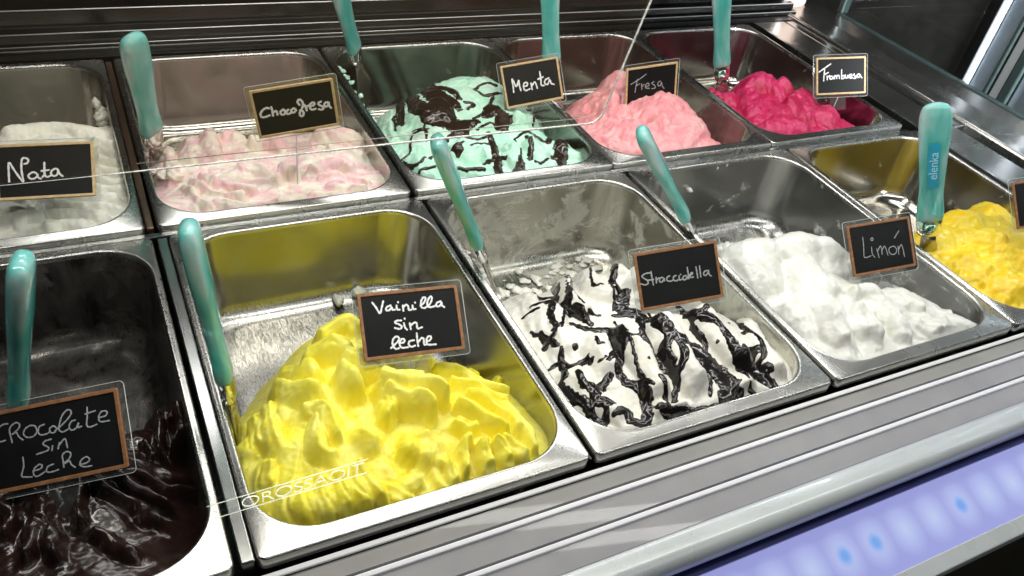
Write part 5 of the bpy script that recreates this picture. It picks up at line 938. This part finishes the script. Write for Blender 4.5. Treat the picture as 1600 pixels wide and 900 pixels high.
make_card('nata', 'pale framed chalk card reading Nata, in the cream coloured ice cream', 'wood_light', 'chalk', .0017, .05)
make_card('choco', 'pale framed chalk card reading Chocofresa, above the pink rippled ice cream', 'wood_light', 'chalk', .0022, .075)
make_card('menta', 'pale framed chalk card reading Menta, above the mint ice cream', 'wood_light', 'chalk', .0020, .05)
make_card('fresa', 'chalk card reading Fresa in thin grey letters, above the strawberry ice cream', 'wood_light', 'chalk_grey', .0013, .04)
make_card('framb', 'pale framed chalk card reading Frambuesa, above the crimson raspberry ice cream', 'wood_light', 'chalk', .0018, .05)
make_card('pchoc', 'chalk card with faint grey writing Chocolate sin Leche, above the dark chocolate', 'wood', 'chalk_grey', .0010, .05, .0875)
make_card('vain', 'brown framed chalk card reading Vainilla sin leche, above the yellow mound', 'wood', 'chalk', .0015, .05)
make_card('strac', 'brown framed chalk card reading Stracciatella in grey letters', 'wood', 'chalk_grey', .0013, .05)
make_card('limon', 'brown framed chalk card reading Limón, standing in the white lemon ice cream', 'wood', 'chalk_grey', .0010, .055)
make_card('mango', 'chalk card cut off by the right edge, above the golden yellow ice cream', 'wood', 'chalk', .0015, .06)

# ---------------------------------------------------------------- spatulas with turquoise handles
def spatula(label, base, d, face, L=.132, wide=.029, deep=.0145, mark=False, blade=.13):
    """base: lower end of the handle; d: direction of the handle; roll turns the flat side"""
    d = Vector(d).normalized(); n = Vector(face); n = -(n-d*n.dot(d)).normalized()   # face: where the flat side looks
    q = Matrix((n.cross(d), n, d)).transposed()
    root = empty('spatula', label, 'spatula', base, q.to_euler(), 'ice cream spatulas with turquoise handles')
    rings = []
    prof = [(0, .80), (.03, .88), (.10, .86), (.25, .78), (.45, .84), (.65, .95), (.80, 1.0), (.90, .97), (.96, .82), (.985, .58), (1, .22)]
    P = crom([(a, b) for a, b in prof], 4)
    for t, s in P:
        t = min(max(t, 0), 1); ring = []
        for k in range(20):
            a = 2*math.pi*k/20; c, s_ = math.cos(a), math.sin(a); e = .72
            ring.append((math.copysign(abs(c)**e, c)*wide/2*s, math.copysign(abs(s_)**e, s_)*deep/2*min(1, s*1.05), t*L))
        rings.append(ring)
    v, f = loops(rings, True, True, True); mesh('handle', v, f, M['turquoise'], root)
    # clear collar where the steel enters
    rings = [[(math.cos(2*math.pi*k/20)*wide/2*s, math.sin(2*math.pi*k/20)*deep/2*s, z) for k in range(20)] for z, s in ((.004, .84), (-.002, .86), (-.010, .82), (-.018, .76), (-.021, .60))]
    v, f = loops(rings, True, False, True); mesh('collar', v, f, M['collar'], root)
    # steel shank widening to the blade
    pr = [(-.006, .0065, .0040), (-.030, .0085, .0032), (-.050, .0120, .0022), (-.070, .0180, .0014), (-.020-blade*.75, .0210, .0011), (-.015-blade, .0200, .0009), (-.010-blade*1.05, .013, .0006)]
    rings = [[(math.cos(2*math.pi*k/16)*wx, math.sin(2*math.pi*k/16)*wy, z) for k in range(16)] for z, wx, wy in pr]
    v, f = loops(rings, True, True, True); mesh('blade', v, f, M['basin'], root)
    if mark:
        lb = mesh('label', *slab(.0115, .052, .003, 0, .0006), M['label_blue'], root, False); lb.location = (0, -deep*.47, L*.50); lb.rotation_euler = (R(90), 0, 0)
        cu = bpy.data.curves.new('lettering', 'FONT'); cu.body = 'elenka'; cu.size = .0125; cu.align_x = 'CENTER'; cu.align_y = 'CENTER'; cu.extrude = .0001
        tmp = bpy.data.objects.new('tmp', cu); sc.collection.objects.link(tmp)
        me = bpy.data.meshes.new_from_object(tmp.evaluated_get(bpy.context.evaluated_depsgraph_get())); bpy.data.objects.remove(tmp)
        me.materials.clear(); me.materials.append(M['label_text'])
        tx = bpy.data.objects.new('lettering', me); sc.collection.objects.link(tx); tx.parent = lb; tx.location = (0, 0, .0009); tx.rotation_euler = (0, 0, R(90))
    return root

spatula('spatula leaning at the left wall of the pink rippled pan, its handle dim behind glass', (.010, .517, .02), (-.06, -.34, .94), (0.56, -0.79, -0.25))
spatula('spatula standing at the left corner of the mint pan', (.279, .681, .02), (-.31, -.31, .90), (0.67, -0.74, -0.03))
spatula('spatula standing upright behind the Menta card', (.512, .572, .04), (-.069, .28, .958), (-0.25, -0.93, 0.26), .150)
spatula('spatula standing in the raspberry pan, left of the crimson scoops', (.780, .540, .03), (-.24, .17, .95), (-0.31, -0.95, 0.09), .145)
spatula('slim handled spatula between the mint and the stracciatella pans', (.262, .250, .02), (-.41, -.01, .91), (0.86, -0.33, 0.38))
spatula('spatula at the left wall of the lemon pan, leaning left', (.499, .236, .02), (-.60, .105, .79), (0.69, -0.44, 0.58))
spatula('spatula with a blue brand label, between the lemon and golden yellow ice creams', (.775, .146, .03), (-.25, .27, .93), (-0.67, -0.74, 0.03), .138, .032, mark=True)
spatula('large turquoise spatula at the left wall of the vanilla pan', (.010, .146, .02), (-.083, .139, .987), (0.96, -0.24, 0.11))
spatula('spatula in the dark chocolate pan at the left edge', (-.121, .155, .03), (.208, -.08, .975), (0.95, -0.22, -0.22), .128)

# ---------------------------------------------------------------- glass
inner = empty('reflection_pane', 'clear glass pane hanging above the left pans, its frosted edge catching the light', 'glass pane', (0, .15, 0))  # added pane, in place of a reflection in the front glass
XE = .297
pts = [(-.70, .207)]+[(x, .2005) for x in (-.06, -.025, .15)]+[(XE-.012, .1995)]+[(XE-.012+.012*math.sin(R(a)), .2115-.012*math.cos(R(a))) for a in (20, 40, 60, 80, 90)]+[(XE+.019, .30), (XE+.042, .42)]
mesh('pane', [(x, 0, z) for x, z in pts]+[(-.70, 0, .42)], [tuple(range(len(pts)+1))], M['glass_warm'] if 'glass_warm' in M else M['glass'], inner, False)
v, f = tube([(x, -.001, z) for x, z in pts], [.0002, .0002, .0005]+[.0007]*20, 8); mesh('pane_edge', v, f, M['glass_edge'], inner)
v, f = tube([(x, .006, z+.001) for x, z in pts[2:-2]], .0003, 6); mesh('pane_edge', v, f, M['glass_edge'], inner)

fg = empty('front_glass', 'sloping clear front glass of the counter with a line of white printed letters', 'glass pane')
G0 = Vector((0, -.078, -.034)); G1 = Vector((0, -.165, .42))
mesh('pane', [(XL, G0.y, G0.z), (1.6, G0.y, G0.z), (1.6, G1.y, G1.z), (XL, G1.y, G1.z)], [(0, 1, 2, 3)], M['glass'], fg, False)
gd = (G1-G0).normalized()

ink = bpy.data.curves.new('lettering', 'FONT'); ink.body = 'OROSSAOIT'; ink.size = .0105; ink.align_x = 'LEFT'; ink.extrude = .0001; ink.offset = -.0003; ink.space_character = .9
tmp = bpy.data.objects.new('tmp', ink); sc.collection.objects.link(tmp)
me = bpy.data.meshes.new_from_object(tmp.evaluated_get(bpy.context.evaluated_depsgraph_get())); bpy.data.objects.remove(tmp)
me.materials.clear(); me.materials.append(M['print']); tx = bpy.data.objects.new('lettering', me); sc.collection.objects.link(tx); tx.parent = fg
xd = Vector((1, -.008, .043)).normalized(); yd = (gd-xd*gd.dot(xd)).normalized(); mm = Matrix((xd, yd, xd.cross(yd))).transposed().to_4x4()
mm.translation = Vector((-.0234, -.1318, .2412)); wd = max(v.co.x for v in me.vertices); tx.matrix_world = mm @ Matrix.Diagonal((.0415/wd, .0078/.0075, 1, 1))
v, f = tube([mm @ Vector((-.010, -.0012, 0)), mm @ Vector((.043, -.0012, 0))], .00014, 6); mesh('printed_line', v, f, M['print'], fg)
v, f = tube([mm @ Vector((-.010, .0090, 0)), mm @ Vector((.043, .0090, 0))], .00014, 6); mesh('printed_line', v, f, M['print'], fg)
